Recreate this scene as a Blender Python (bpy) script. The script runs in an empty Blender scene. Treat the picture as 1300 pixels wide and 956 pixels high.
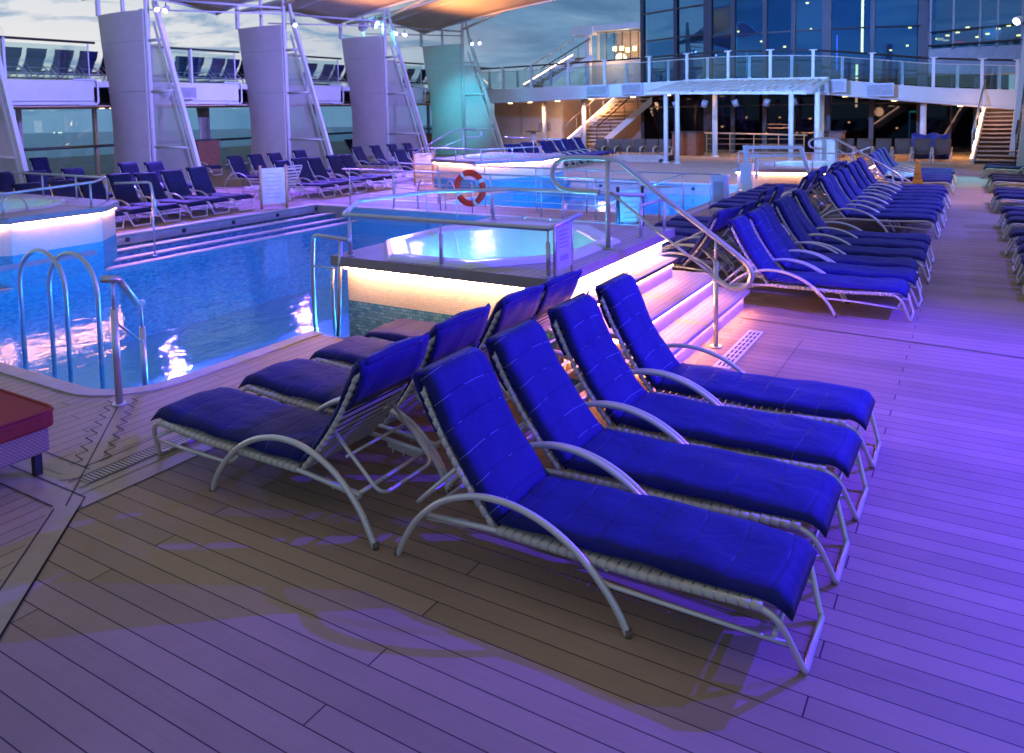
import bpy, bmesh, math, random
from mathutils import Vector, Matrix
random.seed(7)
S = bpy.context.scene
C = bpy.data.collections.new('place'); S.collection.children.link(C)
R = math.radians
PI = math.pi

# ------------------------------------------------------------------ materials
def new_mat(name):
    m = bpy.data.materials.new(name); m.use_nodes = True
    nt = m.node_tree; nt.nodes.clear()
    out = nt.nodes.new('ShaderNodeOutputMaterial')
    return m, nt, out
def nd(nt, t, **kw):
    n = nt.nodes.new(t)
    for k, v in kw.items():
        if k.startswith('_'): setattr(n, k[1:], v)
        else:
            n.inputs[k.replace('__', ' ')].default_value = v
    return n
def ln(nt, a, b): nt.links.new(a, b)
def mth(nt, op, a, b=None, c=None):
    n = nt.nodes.new('ShaderNodeMath'); n.operation = op
    for i, v in enumerate((a, b, c)):
        if v is None: continue
        if isinstance(v, (int, float)): n.inputs[i].default_value = v
        else: nt.links.new(v, n.inputs[i])
    return n.outputs[0]
def col4(c): return (c[0], c[1], c[2], 1)
def plain(name, color, rough=.5, metal=0., var=.15, scale=6., bump=0., bscale=60., spec=.5, sheen=0., trans=0., see=0.):
    m, nt, out = new_mat(name)
    b = nd(nt, 'ShaderNodeBsdfPrincipled'); ln(nt, b.outputs[0], out.inputs[0])
    tc = nd(nt, 'ShaderNodeTexCoord')
    oi = nd(nt, 'ShaderNodeObjectInfo')
    va = nt.nodes.new('ShaderNodeVectorMath'); va.operation = 'ADD'
    ln(nt, tc.outputs['Object'], va.inputs[0])
    cm = nt.nodes.new('ShaderNodeCombineXYZ'); 
    r = mth(nt, 'MULTIPLY', oi.outputs['Random'], 37.)
    ln(nt, r, cm.inputs[0]); ln(nt, r, cm.inputs[1]); ln(nt, cm.outputs[0], va.inputs[1])
    n = nd(nt, 'ShaderNodeTexNoise', Scale=scale, Detail=5., Roughness=.6); ln(nt, va.outputs[0], n.inputs['Vector'])
    mr = nd(nt, 'ShaderNodeMapRange'); ln(nt, n.outputs[0], mr.inputs[0])
    mr.inputs[1].default_value = .3; mr.inputs[2].default_value = .7
    mr.inputs[3].default_value = 1 - var; mr.inputs[4].default_value = 1 + var
    mx = nt.nodes.new('ShaderNodeVectorMath'); mx.operation = 'SCALE'
    mx.inputs[0].default_value = color[:3]; ln(nt, mr.outputs[0], mx.inputs['Scale'])
    ln(nt, mx.outputs[0], b.inputs['Base Color'])
    b.inputs['Metallic'].default_value = metal
    rr = nd(nt, 'ShaderNodeMapRange'); ln(nt, n.outputs[0], rr.inputs[0])
    rr.inputs[3].default_value = max(.02, rough - .12); rr.inputs[4].default_value = min(1, rough + .12)
    ln(nt, rr.outputs[0], b.inputs['Roughness'])
    b.inputs['Specular IOR Level'].default_value = spec
    if sheen: b.inputs['Sheen Weight'].default_value = sheen
    if see:
        tp_ = nd(nt, 'ShaderNodeBsdfTransparent'); mxs = nd(nt, 'ShaderNodeMixShader'); mxs.inputs[0].default_value = see
        ln(nt, b.outputs[0], mxs.inputs[1]); ln(nt, tp_.outputs[0], mxs.inputs[2]); ln(nt, mxs.outputs[0], out.inputs[0])
    if trans:
        tl = nd(nt, 'ShaderNodeBsdfTranslucent', Color=col4(color)); mxs = nd(nt, 'ShaderNodeMixShader'); mxs.inputs[0].default_value = trans
        ln(nt, b.outputs[0], mxs.inputs[1]); ln(nt, tl.outputs[0], mxs.inputs[2]); ln(nt, mxs.outputs[0], out.inputs[0])
    if bump:
        n2 = nd(nt, 'ShaderNodeTexNoise', Scale=bscale, Detail=4.); ln(nt, va.outputs[0], n2.inputs['Vector'])
        bp = nd(nt, 'ShaderNodeBump', Strength=bump, Distance=.01); ln(nt, n2.outputs[0], bp.inputs['Height']); ln(nt, bp.outputs[0], b.inputs['Normal'])
    return m
def emit(name, color, s):
    m, nt, out = new_mat(name)
    e = nd(nt, 'ShaderNodeEmission', Color=col4(color), Strength=s); ln(nt, e.outputs[0], out.inputs[0])
    return m
def planks(name, color, pitch=.105, along='x', length=1.8, stag=.6, gap=.055, rough=.4, var=.1, joint=True, linecol=(.02, .018, .03), off=0., aoff=0., spec=.5):
    m, nt, out = new_mat(name)
    b = nd(nt, 'ShaderNodeBsdfPrincipled'); ln(nt, b.outputs[0], out.inputs[0])
    b.inputs['Specular IOR Level'].default_value = spec
    g = nd(nt, 'ShaderNodeNewGeometry'); sp = nd(nt, 'ShaderNodeSeparateXYZ'); ln(nt, g.outputs['Position'], sp.inputs[0])
    A, Bc = (sp.outputs[0], sp.outputs[1]) if along == 'x' else (sp.outputs[1], sp.outputs[0])
    q = mth(nt, 'DIVIDE', mth(nt, 'ADD', Bc, off), pitch)
    row = mth(nt, 'FLOOR', q); fr = mth(nt, 'FRACT', q)
    ce = mth(nt, 'ABSOLUTE', mth(nt, 'SUBTRACT', fr, .5))
    gapm = mth(nt, 'GREATER_THAN', ce, .5 - gap / 2)
    al = mth(nt, 'DIVIDE', mth(nt, 'ADD', mth(nt, 'ADD', A, aoff), mth(nt, 'MULTIPLY', row, stag)), length)
    ac = mth(nt, 'FLOOR', al); af = mth(nt, 'FRACT', al)
    jm = mth(nt, 'LESS_THAN', af, .006/length if joint else -1.)
    mask = mth(nt, 'MAXIMUM', gapm, jm)
    cmb = nd(nt, 'ShaderNodeCombineXYZ'); ln(nt, row, cmb.inputs[0]); ln(nt, ac, cmb.inputs[1])
    wn = nd(nt, 'ShaderNodeTexWhiteNoise'); ln(nt, cmb.outputs[0], wn.inputs['Vector'])
    # grain, stretched along the board, and broad wear
    gc = nd(nt, 'ShaderNodeCombineXYZ'); ln(nt, mth(nt, 'MULTIPLY', A, 3.), gc.inputs[0]); ln(nt, mth(nt, 'MULTIPLY', Bc, 70.), gc.inputs[1]); ln(nt, row, gc.inputs[2])
    gr = nd(nt, 'ShaderNodeTexNoise', Scale=1., Detail=4.); ln(nt, gc.outputs[0], gr.inputs['Vector'])
    we = nd(nt, 'ShaderNodeTexNoise', Scale=.9, Detail=6., Roughness=.62); ln(nt, g.outputs['Position'], we.inputs['Vector'])
    f = mth(nt, 'ADD', mth(nt, 'MULTIPLY', mth(nt, 'SUBTRACT', wn.outputs[0], .5), var), mth(nt, 'MULTIPLY', mth(nt, 'SUBTRACT', gr.outputs[0], .5), .22))
    f = mth(nt, 'ADD', f, mth(nt, 'MULTIPLY', mth(nt, 'SUBTRACT', we.outputs[0], .5), .75))
    f = mth(nt, 'ADD', f, 1.)
    sc = nd(nt, 'ShaderNodeVectorMath', _operation='SCALE'); sc.inputs[0].default_value = color; ln(nt, f, sc.inputs['Scale'])
    mx = nd(nt, 'ShaderNodeMix', _data_type='RGBA'); ln(nt, mask, mx.inputs[0]); ln(nt, sc.outputs[0], mx.inputs[6]); mx.inputs[7].default_value = col4(linecol)
    ln(nt, mx.outputs[2], b.inputs['Base Color'])
    rg = mth(nt, 'ADD', mth(nt, 'MULTIPLY', we.outputs[0], .35), rough - .17); rg = mth(nt, 'ADD', rg, mth(nt, 'MULTIPLY', gr.outputs[0], .1)); ln(nt, rg, b.inputs['Roughness'])
    h = mth(nt, 'ADD', mth(nt, 'MULTIPLY', mask, -1.), mth(nt, 'MULTIPLY', gr.outputs[0], .12))
    bp = nd(nt, 'ShaderNodeBump', Strength=.45, Distance=.003); ln(nt, h, bp.inputs['Height']); ln(nt, bp.outputs[0], b.inputs['Normal'])
    return m
def tiles(name, c1, c2, size=.03, rough=.25, grout=(.25, .3, .35), mort=.08, nvar=.9):
    m, nt, out = new_mat(name)
    b = nd(nt, 'ShaderNodeBsdfPrincipled'); ln(nt, b.outputs[0], out.inputs[0])
    g = nd(nt, 'ShaderNodeNewGeometry'); sp = nd(nt, 'ShaderNodeSeparateXYZ'); ln(nt, g.outputs['Position'], sp.inputs[0])
    u = mth(nt, 'ADD', sp.outputs[0], sp.outputs[1])
    cm = nd(nt, 'ShaderNodeCombineXYZ'); ln(nt, u, cm.inputs[0]); ln(nt, sp.outputs[2], cm.inputs[1])
    br = nd(nt, 'ShaderNodeTexBrick', Scale=1.); ln(nt, cm.outputs[0], br.inputs['Vector'])
    br.inputs['Brick Width'].default_value = size * 2.2; br.inputs['Row Height'].default_value = size; br.inputs['Mortar Size'].default_value = size * mort
    br.inputs['Color1'].default_value = col4(c1); br.inputs['Color2'].default_value = col4(c2); br.inputs['Mortar'].default_value = col4(grout)
    n = nd(nt, 'ShaderNodeTexNoise', Scale=45., Detail=2.); ln(nt, g.outputs['Position'], n.inputs['Vector'])
    f = mth(nt, 'ADD', mth(nt, 'MULTIPLY', n.outputs[0], nvar), 1 - nvar/2)
    sc = nd(nt, 'ShaderNodeVectorMath', _operation='SCALE'); ln(nt, br.outputs[0], sc.inputs[0]); ln(nt, f, sc.inputs['Scale'])
    ln(nt, sc.outputs[0], b.inputs['Base Color']); b.inputs['Roughness'].default_value = rough
    bp = nd(nt, 'ShaderNodeBump', Strength=.3, Distance=.004); ln(nt, f, bp.inputs['Height']); ln(nt, bp.outputs[0], b.inputs['Normal'])
    return m
def water_mat(name, tint, scale=3., strength=.35, fac=1.0):
    m, nt, out = new_mat(name)
    g = nd(nt, 'ShaderNodeNewGeometry')
    mp = nd(nt, 'ShaderNodeMapping'); mp.inputs['Scale'].default_value = (1., .55, 1.); ln(nt, g.outputs['Position'], mp.inputs[0])
    n = nd(nt, 'ShaderNodeTexNoise', Scale=scale, Detail=3., Roughness=.5, Distortion=.6); ln(nt, mp.outputs[0], n.inputs['Vector'])
    n2 = nd(nt, 'ShaderNodeTexNoise', Scale=scale * 4.5, Detail=3.); ln(nt, mp.outputs[0], n2.inputs['Vector'])
    h = mth(nt, 'ADD', n.outputs[0], mth(nt, 'MULTIPLY', n2.outputs[0], .38))
    bp = nd(nt, 'ShaderNodeBump', Strength=strength, Distance=.06); ln(nt, h, bp.inputs['Height'])
    tr = nd(nt, 'ShaderNodeBsdfTransparent', Color=col4(tint)); gl = nd(nt, 'ShaderNodeBsdfGlossy', Roughness=.03); ln(nt, bp.outputs[0], gl.inputs['Normal'])
    fr = nd(nt, 'ShaderNodeFresnel', IOR=1.33); ln(nt, mth(nt, 'MULTIPLY_ADD', g.outputs['Backfacing'], 1/1.33-1.33, 1.33), fr.inputs['IOR']); ln(nt, bp.outputs[0], fr.inputs['Normal'])
    mx = nd(nt, 'ShaderNodeMixShader'); ln(nt, mth(nt, 'MULTIPLY', fr.outputs[0], fac), mx.inputs[0]); ln(nt, tr.outputs[0], mx.inputs[1]); ln(nt, gl.outputs[0], mx.inputs[2])
    ln(nt, mx.outputs[0], out.inputs[0])
    return m
def glass_mat(name, tint, refl=.12, rough=.02, gcol=(1, 1, 1)):
    m, nt, out = new_mat(name)
    g = nd(nt, 'ShaderNodeNewGeometry')
    n = nd(nt, 'ShaderNodeTexNoise', Scale=.7, Detail=2.); ln(nt, g.outputs['Position'], n.inputs['Vector'])
    bp = nd(nt, 'ShaderNodeBump', Strength=.05, Distance=.05); ln(nt, n.outputs[0], bp.inputs['Height'])
    tr = nd(nt, 'ShaderNodeBsdfTransparent', Color=col4(tint)); gl = nd(nt, 'ShaderNodeBsdfGlossy', Roughness=rough, Color=col4(gcol)); ln(nt, bp.outputs[0], gl.inputs['Normal'])
    lw = nd(nt, 'ShaderNodeFresnel', IOR=1.5); ln(nt, mth(nt, 'MULTIPLY_ADD', g.outputs['Backfacing'], 1/1.5-1.5, 1.5), lw.inputs['IOR'])
    mx = nd(nt, 'ShaderNodeMixShader'); ln(nt, mth(nt, 'MAXIMUM', lw.outputs[0], refl), mx.inputs[0]); ln(nt, tr.outputs[0], mx.inputs[1]); ln(nt, gl.outputs[0], mx.inputs[2])
    ln(nt, mx.outputs[0], out.inputs[0])
    return m
def cushion_mat(name, color, seam=.17, thread=(.12, .13, .36), thr=.60, lw=.006):
    m, nt, out = new_mat(name)
    b = nd(nt, 'ShaderNodeBsdfPrincipled'); ln(nt, b.outputs[0], out.inputs[0])
    uv = nd(nt, 'ShaderNodeTexCoord'); sp = nd(nt, 'ShaderNodeSeparateXYZ'); ln(nt, uv.outputs['UV'], sp.inputs[0])
    oi = nd(nt, 'ShaderNodeObjectInfo')
    va = nd(nt, 'ShaderNodeVectorMath', _operation='ADD'); ln(nt, uv.outputs['Object'], va.inputs[0])
    cm = nd(nt, 'ShaderNodeCombineXYZ'); r = mth(nt, 'MULTIPLY', oi.outputs['Random'], 53.); ln(nt, r, cm.inputs[0]); ln(nt, r, cm.inputs[2]); ln(nt, cm.outputs[0], va.inputs[1])
    fr = mth(nt, 'FRACT', mth(nt, 'ADD', mth(nt, 'DIVIDE', sp.outputs[0], seam), mth(nt, 'MULTIPLY', mth(nt, 'SINE', mth(nt, 'MULTIPLY', sp.outputs[1], 6.5)), -.16)))
    ce = mth(nt, 'ABSOLUTE', mth(nt, 'SUBTRACT', fr, .5))
    line = mth(nt, 'LESS_THAN', ce, lw)
    nz = nd(nt, 'ShaderNodeTexNoise', Scale=7., Detail=2.); ln(nt, va.outputs[0], nz.inputs['Vector'])
    br = mth(nt, 'GREATER_THAN', nz.outputs[0], thr)
    dash = mth(nt, 'GREATER_THAN', mth(nt, 'FRACT', mth(nt, 'MULTIPLY', sp.outputs[1], 60.)), .12)
    line = mth(nt, 'MULTIPLY', mth(nt, 'MULTIPLY', line, br), dash)
    n = nd(nt, 'ShaderNodeTexNoise', Scale=5., Detail=6., Roughness=.65, Distortion=.4); ln(nt, va.outputs[0], n.inputs['Vector'])
    f = mth(nt, 'ADD', mth(nt, 'MULTIPLY', n.outputs[0], .7), .65)
    sc = nd(nt, 'ShaderNodeVectorMath', _operation='SCALE'); sc.inputs[0].default_value = color; ln(nt, f, sc.inputs['Scale'])
    mx = nd(nt, 'ShaderNodeMix', _data_type='RGBA'); ln(nt, line, mx.inputs[0]); ln(nt, sc.outputs[0], mx.inputs[6]); mx.inputs[7].default_value = col4(thread)
    ln(nt, mx.outputs[2], b.inputs['Base Color'])
    b.inputs['Roughness'].default_value = .68; b.inputs['Sheen Weight'].default_value = .06; b.inputs['Sheen Roughness'].default_value = .4
    b.inputs['Specular IOR Level'].default_value = .2
    # weave + wrinkles
    wv = nd(nt, 'ShaderNodeTexNoise', Scale=260., Detail=1.); ln(nt, va.outputs[0], wv.inputs['Vector'])
    w2 = nd(nt, 'ShaderNodeTexNoise', Scale=6., Detail=5., Roughness=.42, Distortion=1.6); ln(nt, va.outputs[0], w2.inputs['Vector'])
    dip = mth(nt, 'MULTIPLY', mth(nt, 'SMOOTH_MIN', ce, .06, .03), 6.)
    h = mth(nt, 'ADD', mth(nt, 'ADD', mth(nt, 'MULTIPLY', wv.outputs[0], .06), mth(nt, 'MULTIPLY', w2.outputs[0], 1.1)), dip)
    bp = nd(nt, 'ShaderNodeBump', Strength=.7, Distance=.011); ln(nt, h, bp.inputs['Height']); ln(nt, bp.outputs[0], b.inputs['Normal'])
    return m

M = {}
M['deck'] = planks('deck_planks', (.37, .27, .19), along='x', length=4.2, stag=1.4, aoff=.46, var=.24, rough=.56, spec=.22, gap=.045, linecol=(.045, .035, .045))
M['deck_long'] = planks('deck_planks_lengthwise', (.42, .32, .235), along='y', pitch=.1, length=3.2, stag=1.1)
M['deck_border'] = plain('deck_border_board', (.42, .32, .235), .4, var=.12, scale=9.)
M['deck_plain'] = planks('deck_far_planks', (.33, .26, .23), along='y', gap=.03)
M['teak'] = planks('step_planks', (.50, .40, .34), along='y', pitch=.055, length=1.5, gap=.05, rough=.5)
M['teak_x'] = planks('platform_planks', (.46, .38, .34), along='y', pitch=.075, gap=.05, rough=.5)
M['fascia'] = plain('fascia_board', (.36, .28, .26), .5, var=.1)
M['coping'] = plain('pool_coping', (.52, .46, .46), .45, var=.1, bump=.1)
M['frame'] = plain('silver_coated_tube', (.72, .70, .68), .33, metal=.35, var=.06, scale=8.)
M['strap'] = plain('cream_vinyl_strap', (.55, .52, .46), .5, var=.1)
M['foot'] = plain('worn_tube_foot', (.16, .12, .10), .6)
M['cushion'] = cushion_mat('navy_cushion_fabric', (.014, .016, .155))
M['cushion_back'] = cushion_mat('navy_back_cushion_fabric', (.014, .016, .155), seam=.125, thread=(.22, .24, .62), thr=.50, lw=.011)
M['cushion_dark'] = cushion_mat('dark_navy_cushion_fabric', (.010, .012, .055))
M['sling'] = plain('dark_blue_sling_fabric', (.018, .024, .075), .7, bump=.2, bscale=150)
M['brown'] = plain('brown_woven_fabric', (.10, .065, .05), .75, bump=.3, bscale=120)
M['armwood'] = plain('pale_wood_arm', (.5, .33, .18), .5)
M['steel'] = plain('brushed_steel', (.62, .62, .64), .34, metal=.75, var=.03, scale=2.)
M['white'] = plain('white_painted_steel', (.72, .72, .74), .42, var=.05, scale=2.)
M['panel'] = plain('perforated_screen_fabric', (.72, .68, .66), .7, var=.06, scale=3., bump=.15, bscale=220, trans=.25)
M['mesh'] = plain('see_through_mesh_fabric', (.70, .67, .70), .7, var=.05, scale=3., see=.27)
M['black'] = plain('black_rail', (.02, .02, .025), .4)
M['dark'] = plain('dark_metal', (.035, .035, .05), .45)
M['cream'] = plain('cream_painted_wall', (.60, .55, .48), .6, var=.08)
M['peach'] = plain('peach_painted_wall', (.58, .38, .27), .6, var=.08)
M['wood'] = plain('red_brown_veneer', (.20, .085, .05), .4, var=.25, scale=8.)
M['red'] = plain('red_daybed_fabric', (.30, .028, .018), .75, var=.12, bump=.25, bscale=60)
M['led_far'] = emit('warm_led_strip_far', (1., .42, .19), 80.)
M['led_stair'] = emit('warm_led_handrail', (1., .55, .32), 16.)
M['ring'] = plain('orange_red_plastic', (.80, .045, .02), .6, spec=.2)
M['towel'] = plain('teal_light_sheet', (.25, .60, .62), .9, bump=.5, bscale=160)
M['blue_cloth'] = plain('deep_blue_tarpaulin', (.01, .025, .22), .6, var=.3, scale=3., bump=.5, bscale=8)
M['rim'] = plain('white_acrylic_rim', (.74, .75, .78), .2, var=.03)
M['curtain'] = plain('pale_drape', (.40, .38, .33), .8, var=.2)
M['canopy'] = plain('tan_canopy_fabric', (.66, .55, .45), .8, var=.1, scale=1.2, trans=.3)
M['yellow'] = plain('orange_yellow_plastic', (.95, .40, .03), .45)
M['ink'] = plain('dark_print', (.02, .02, .04), .6)
M['wicker'] = None
M['led'] = emit('warm_led_strip', (1., .52, .27), 150.)
M['led_low'] = emit('warm_led_strip_dim', (1., .37, .13), 85.)
M['lamp_warm'] = emit('warm_downlight', (1., .62, .25), 14.)
M['lamp_violet'] = emit('violet_flood_lens', (.55, .45, 1.), 13.)
M['lamp_cyan'] = emit('cyan_flood_lens', (.25, .85, 1.), 22.)
M['green_sign'] = emit('green_exit_light', (.1, .9, .35), 3.)
M['pool_tile'] = tiles('pool_floor_tile', (.16, .40, .72), (.18, .44, .76), size=.05, grout=(.2, .42, .66), nvar=.12)
M['mosaic'] = tiles('blue_mosaic_tile', (.05, .22, .42), (.20, .46, .62), size=.028, grout=(.05, .15, .25))
M['mosaic_teal'] = tiles('teal_mosaic_tile', (.04, .30, .48), (.08, .42, .58), size=.03, grout=(.1, .35, .5))
M['wall_tile'] = tiles('cream_mosaic_tile', (.74, .66, .58), (.82, .74, .66), size=.018, grout=(.5, .45, .4), nvar=.25)
M['wall_grey'] = plain('pool_side_panel', (.34, .33, .38), .45)
M['water'] = water_mat('pool_water', (.50, .85, .97), scale=3.2, strength=.13, fac=1.)
M['water_spa'] = water_mat('whirlpool_water', (.80, 1., 1.), scale=6., strength=.15, fac=.55)
M['glass'] = glass_mat('clear_balustrade_glass', (.80, .90, .92), .10)
M['glass_teal'] = glass_mat('tinted_window_glass', (.60, .80, .95), .04)
M['glass_dark'] = glass_mat('dark_tower_glass', (.30, .50, .70), .30, gcol=(.22, .58, 1.))
M['glass_low'] = glass_mat('dark_lounge_glass', (.14, .16, .24), .05, gcol=(.4, .42, .55))
M['inside'] = plain('dim_blue_interior', (.05, .10, .18), .8)
M['sign'] = plain('pale_sign_board', (.55, .58, .72), .5)

def wicker():
    m, nt, out = new_mat('woven_wicker')
    b = nd(nt, 'ShaderNodeBsdfPrincipled'); ln(nt, b.outputs[0], out.inputs[0])
    g = nd(nt, 'ShaderNodeNewGeometry')
    ck = nd(nt, 'ShaderNodeTexChecker', Scale=95.); ln(nt, g.outputs['Position'], ck.inputs[0])
    ck.inputs[1].default_value = (.46, .32, .22, 1); ck.inputs[2].default_value = (.24, .15, .10, 1)
    ln(nt, ck.outputs[0], b.inputs['Base Color']); b.inputs['Roughness'].default_value = .6
    bp = nd(nt, 'ShaderNodeBump', Strength=.5, Distance=.004); ln(nt, ck.outputs[1], bp.inputs['Height']); ln(nt, bp.outputs[0], b.inputs['Normal'])
    return m
M['wicker'] = wicker()
def grille_mat():
    m, nt, out = new_mat('drain_grating')
    b = nd(nt, 'ShaderNodeBsdfPrincipled'); ln(nt, b.outputs[0], out.inputs[0])
    g = nd(nt, 'ShaderNodeNewGeometry'); sp = nd(nt, 'ShaderNodeSeparateXYZ'); ln(nt, g.outputs['Position'], sp.inputs[0])
    f = mth(nt, 'GREATER_THAN', mth(nt, 'FRACT', mth(nt, 'DIVIDE', sp.outputs[1], .022)), .45)
    mx = nd(nt, 'ShaderNodeMix', _data_type='RGBA'); ln(nt, f, mx.inputs[0]); mx.inputs[6].default_value = (.03, .025, .03, 1); mx.inputs[7].default_value = (.50, .44, .36, 1)
    ln(nt, mx.outputs[2], b.inputs['Base Color']); b.inputs['Roughness'].default_value = .5
    return m
M['grille'] = grille_mat()

# ------------------------------------------------------------------ mesh helpers
class MB:
    def __init__(s): s.bm = bmesh.new(); s.uv = None
    def box(s, x0, x1, y0, y1, z0, z1, mi=0):
        x0, x1 = min(x0, x1), max(x0, x1); y0, y1 = min(y0, y1), max(y0, y1); z0, z1 = min(z0, z1), max(z0, z1)
        v = [s.bm.verts.new(p) for p in ((x0,y0,z0),(x1,y0,z0),(x1,y1,z0),(x0,y1,z0),(x0,y0,z1),(x1,y0,z1),(x1,y1,z1),(x0,y1,z1))]
        for f in ((3,2,1,0),(4,5,6,7),(0,1,5,4),(1,2,6,5),(2,3,7,6),(3,0,4,7)):
            s.bm.faces.new([v[i] for i in f])
        return s
    def tube(s, path, r, n=8, close=False, flat=1.):
        pts = [Vector(p) for p in path]; L = len(pts)
        rs = r if isinstance(r, (list, tuple)) else [r] * L
        rings = []; prev = None
        for i in range(L):
            if close: t = (pts[(i+1) % L] - pts[i-1]).normalized()
            else:
                a = pts[max(i-1, 0)]; b = pts[min(i+1, L-1)]; t = (b - a).normalized()
            if prev is None:
                u = Vector((0,0,1)) if abs(t.z) < .9 else Vector((1,0,0))
                u = (u - t * u.dot(t)).normalized()
            else:
                u = prev - t * prev.dot(t)
                u = u.normalized() if u.length > 1e-6 else prev
            prev = u; w = t.cross(u)
            rings.append([s.bm.verts.new(pts[i] + (u * math.cos(2*PI*k/n) + w * math.sin(2*PI*k/n) * flat) * rs[i]) for k in range(n)])
        for i in range(L if close else L-1):
            A, B = rings[i], rings[(i+1) % L]
            for k in range(n):
                f = s.bm.faces.new((A[k], A[(k+1) % n], B[(k+1) % n], B[k])); f.smooth = True
        if not close:
            s.bm.faces.new(list(reversed(rings[0]))); s.bm.faces.new(rings[-1])
        return s
    def bar(s, a, b, w, h=None):       # rectangular bar between two points
        a, b = Vector(a), Vector(b); h = h or w; t = (b - a).normalized()
        u = Vector((0,0,1)) if abs(t.z) < .95 else Vector((0,1,0))
        sd = t.cross(u).normalized(); up = sd.cross(t).normalized()
        v = []
        for p in (a, b):
            for i, j in ((-1,-1),(1,-1),(1,1),(-1,1)): v.append(s.bm.verts.new(p + sd*i*w/2 + up*j*h/2))
        for f in ((3,2,1,0),(4,5,6,7),(0,1,5,4),(1,2,6,5),(2,3,7,6),(3,0,4,7)): s.bm.faces.new([v[i] for i in f])
        return s
    def prism(s, poly, z0, z1):        # polygon in xy, extruded in z
        a = [s.bm.verts.new((x, y, z0)) for x, y in poly]; b = [s.bm.verts.new((x, y, z1)) for x, y in poly]
        n = len(poly)
        s.bm.faces.new(list(reversed(a))); s.bm.faces.new(b)
        for i in range(n): s.bm.faces.new((a[i], a[(i+1) % n], b[(i+1) % n], b[i]))
        return s
    def walls(s, poly, z0, z1, t=None):
        n = len(poly)
        for i in range(n-1):
            (x0, y0), (x1, y1) = poly[i], poly[i+1]
            d = Vector((x1-x0, y1-y0, 0)); nn = Vector((-d.y, d.x, 0)).normalized() * (t or .05)
            zz0 = z0[i:i+2] if isinstance(z0, list) else (z0, z0); zz1 = z1[i:i+2] if isinstance(z1, list) else (z1, z1)
            p = [Vector((x0,y0,zz0[0])), Vector((x1,y1,zz0[1])), Vector((x1,y1,zz1[1])), Vector((x0,y0,zz1[0]))]
            A = [s.bm.verts.new(q) for q in p]; B = [s.bm.verts.new(q + nn) for q in p]
            s.bm.faces.new(A); s.bm.faces.new(list(reversed(B)))
            for k in range(4): s.bm.faces.new((A[(k+1) % 4], A[k], B[k], B[(k+1) % 4]))
        return s
    def skirt(s, poly, z0, z1):
        n = len(poly)
        for i in range(n-1):
            (x0, y0), (x1, y1) = poly[i], poly[i+1]; s.quad((x0,y0,z0), (x1,y1,z0), (x1,y1,z1), (x0,y0,z1))
        return s
    def quad(s, *p):
        s.bm.faces.new([s.bm.verts.new(q) for q in p]); return s
    def sheet(s, grid):
        V = [[s.bm.verts.new(p) for p in row] for row in grid]
        for i in range(len(V)-1):
            for j in range(len(V[0])-1):
                f = s.bm.faces.new((V[i][j], V[i+1][j], V[i+1][j+1], V[i][j+1])); f.smooth = True
        return s
    def cyl(s, c, r, h, n=16, axis='z', r2=None):
        c = Vector(c); ax = {'x': Vector((1,0,0)), 'y': Vector((0,1,0)), 'z': Vector((0,0,1))}[axis] if isinstance(axis, str) else Vector(axis).normalized()
        return s.tube([c, c + ax*h], [r, r2 if r2 is not None else r], n)
    def build(s, name, mat, parent=None, bevel=0, solid=0, sub=0):
        me = bpy.data.meshes.new(name)
        if parent is not None:
            o = Vector((0,0,0)); p = parent
            while p is not None: o += Vector(p.location); p = p.parent
            bmesh.ops.translate(s.bm, verts=s.bm.verts, vec=-o)
        bmesh.ops.recalc_face_normals(s.bm, faces=s.bm.faces)
        s.bm.to_mesh(me); s.bm.free()
        for m in (mat if isinstance(mat, (list, tuple)) else [mat]): me.materials.append(m)
        ob = bpy.data.objects.new(name, me); C.objects.link(ob)
        if parent is not None: ob.parent = parent
        if solid:
            md = ob.modifiers.new('thickness', 'SOLIDIFY'); md.thickness = solid; md.offset = 0
        if sub:
            md = ob.modifiers.new('smooth', 'SUBSURF'); md.levels = sub; md.render_levels = sub
        if bevel:
            md = ob.modifiers.new('bevel', 'BEVEL'); md.width = bevel; md.segments = 2; md.limit_method = 'ANGLE'
        return ob
def tag(o, label=None, cat=None, group=None, kind=None):
    if label: o['label'] = label
    if cat: o['category'] = cat
    if group: o['group'] = group
    if kind: o['kind'] = kind
    return o
def thing(name, label, cat, loc=(0,0,0), group=None):
    o = bpy.data.objects.new(name, None); C.objects.link(o); o.location = loc; o.empty_display_size = .1
    return tag(o, label, cat, group)
def struct(o): o['kind'] = 'structure'; return o
def copy_tree(o, parent=None):
    c = o.copy(); C.objects.link(c); c.parent = parent
    for ch in list(o.children): copy_tree(ch, c)
    return c
def light(kind, name, loc, energy, color, parent=None, target=None, size=.1, angle=60, blend=.5):
    l = bpy.data.lights.new(name, kind); l.energy = energy; l.color = color
    if kind == 'AREA': l.size = size
    else: l.shadow_soft_size = size
    if kind == 'SPOT': l.spot_size = R(angle); l.spot_blend = blend
    o = bpy.data.objects.new(name, l); C.objects.link(o); o.location = loc
    if target is not None:
        o.rotation_euler = (Vector(target) - Vector(loc)).to_track_quat('-Z', 'Y').to_euler()
    return o
def arc(cx, cz, r, a0, a1, n): return [(cx + r*math.cos(a0 + (a1-a0)*i/n), cz + r*math.sin(a0 + (a1-a0)*i/n)) for i in range(n+1)]
def smooth_path(pts, it=2, close=False):
    P = [Vector(p) for p in pts]
    for _ in range(it):
        Q = [P[0]]
        for i in range(len(P)-1):
            a, b = P[i], P[i+1]
            Q += [a*.75 + b*.25, a*.25 + b*.75]
        Q.append(P[-1]); P = Q
    return P
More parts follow.
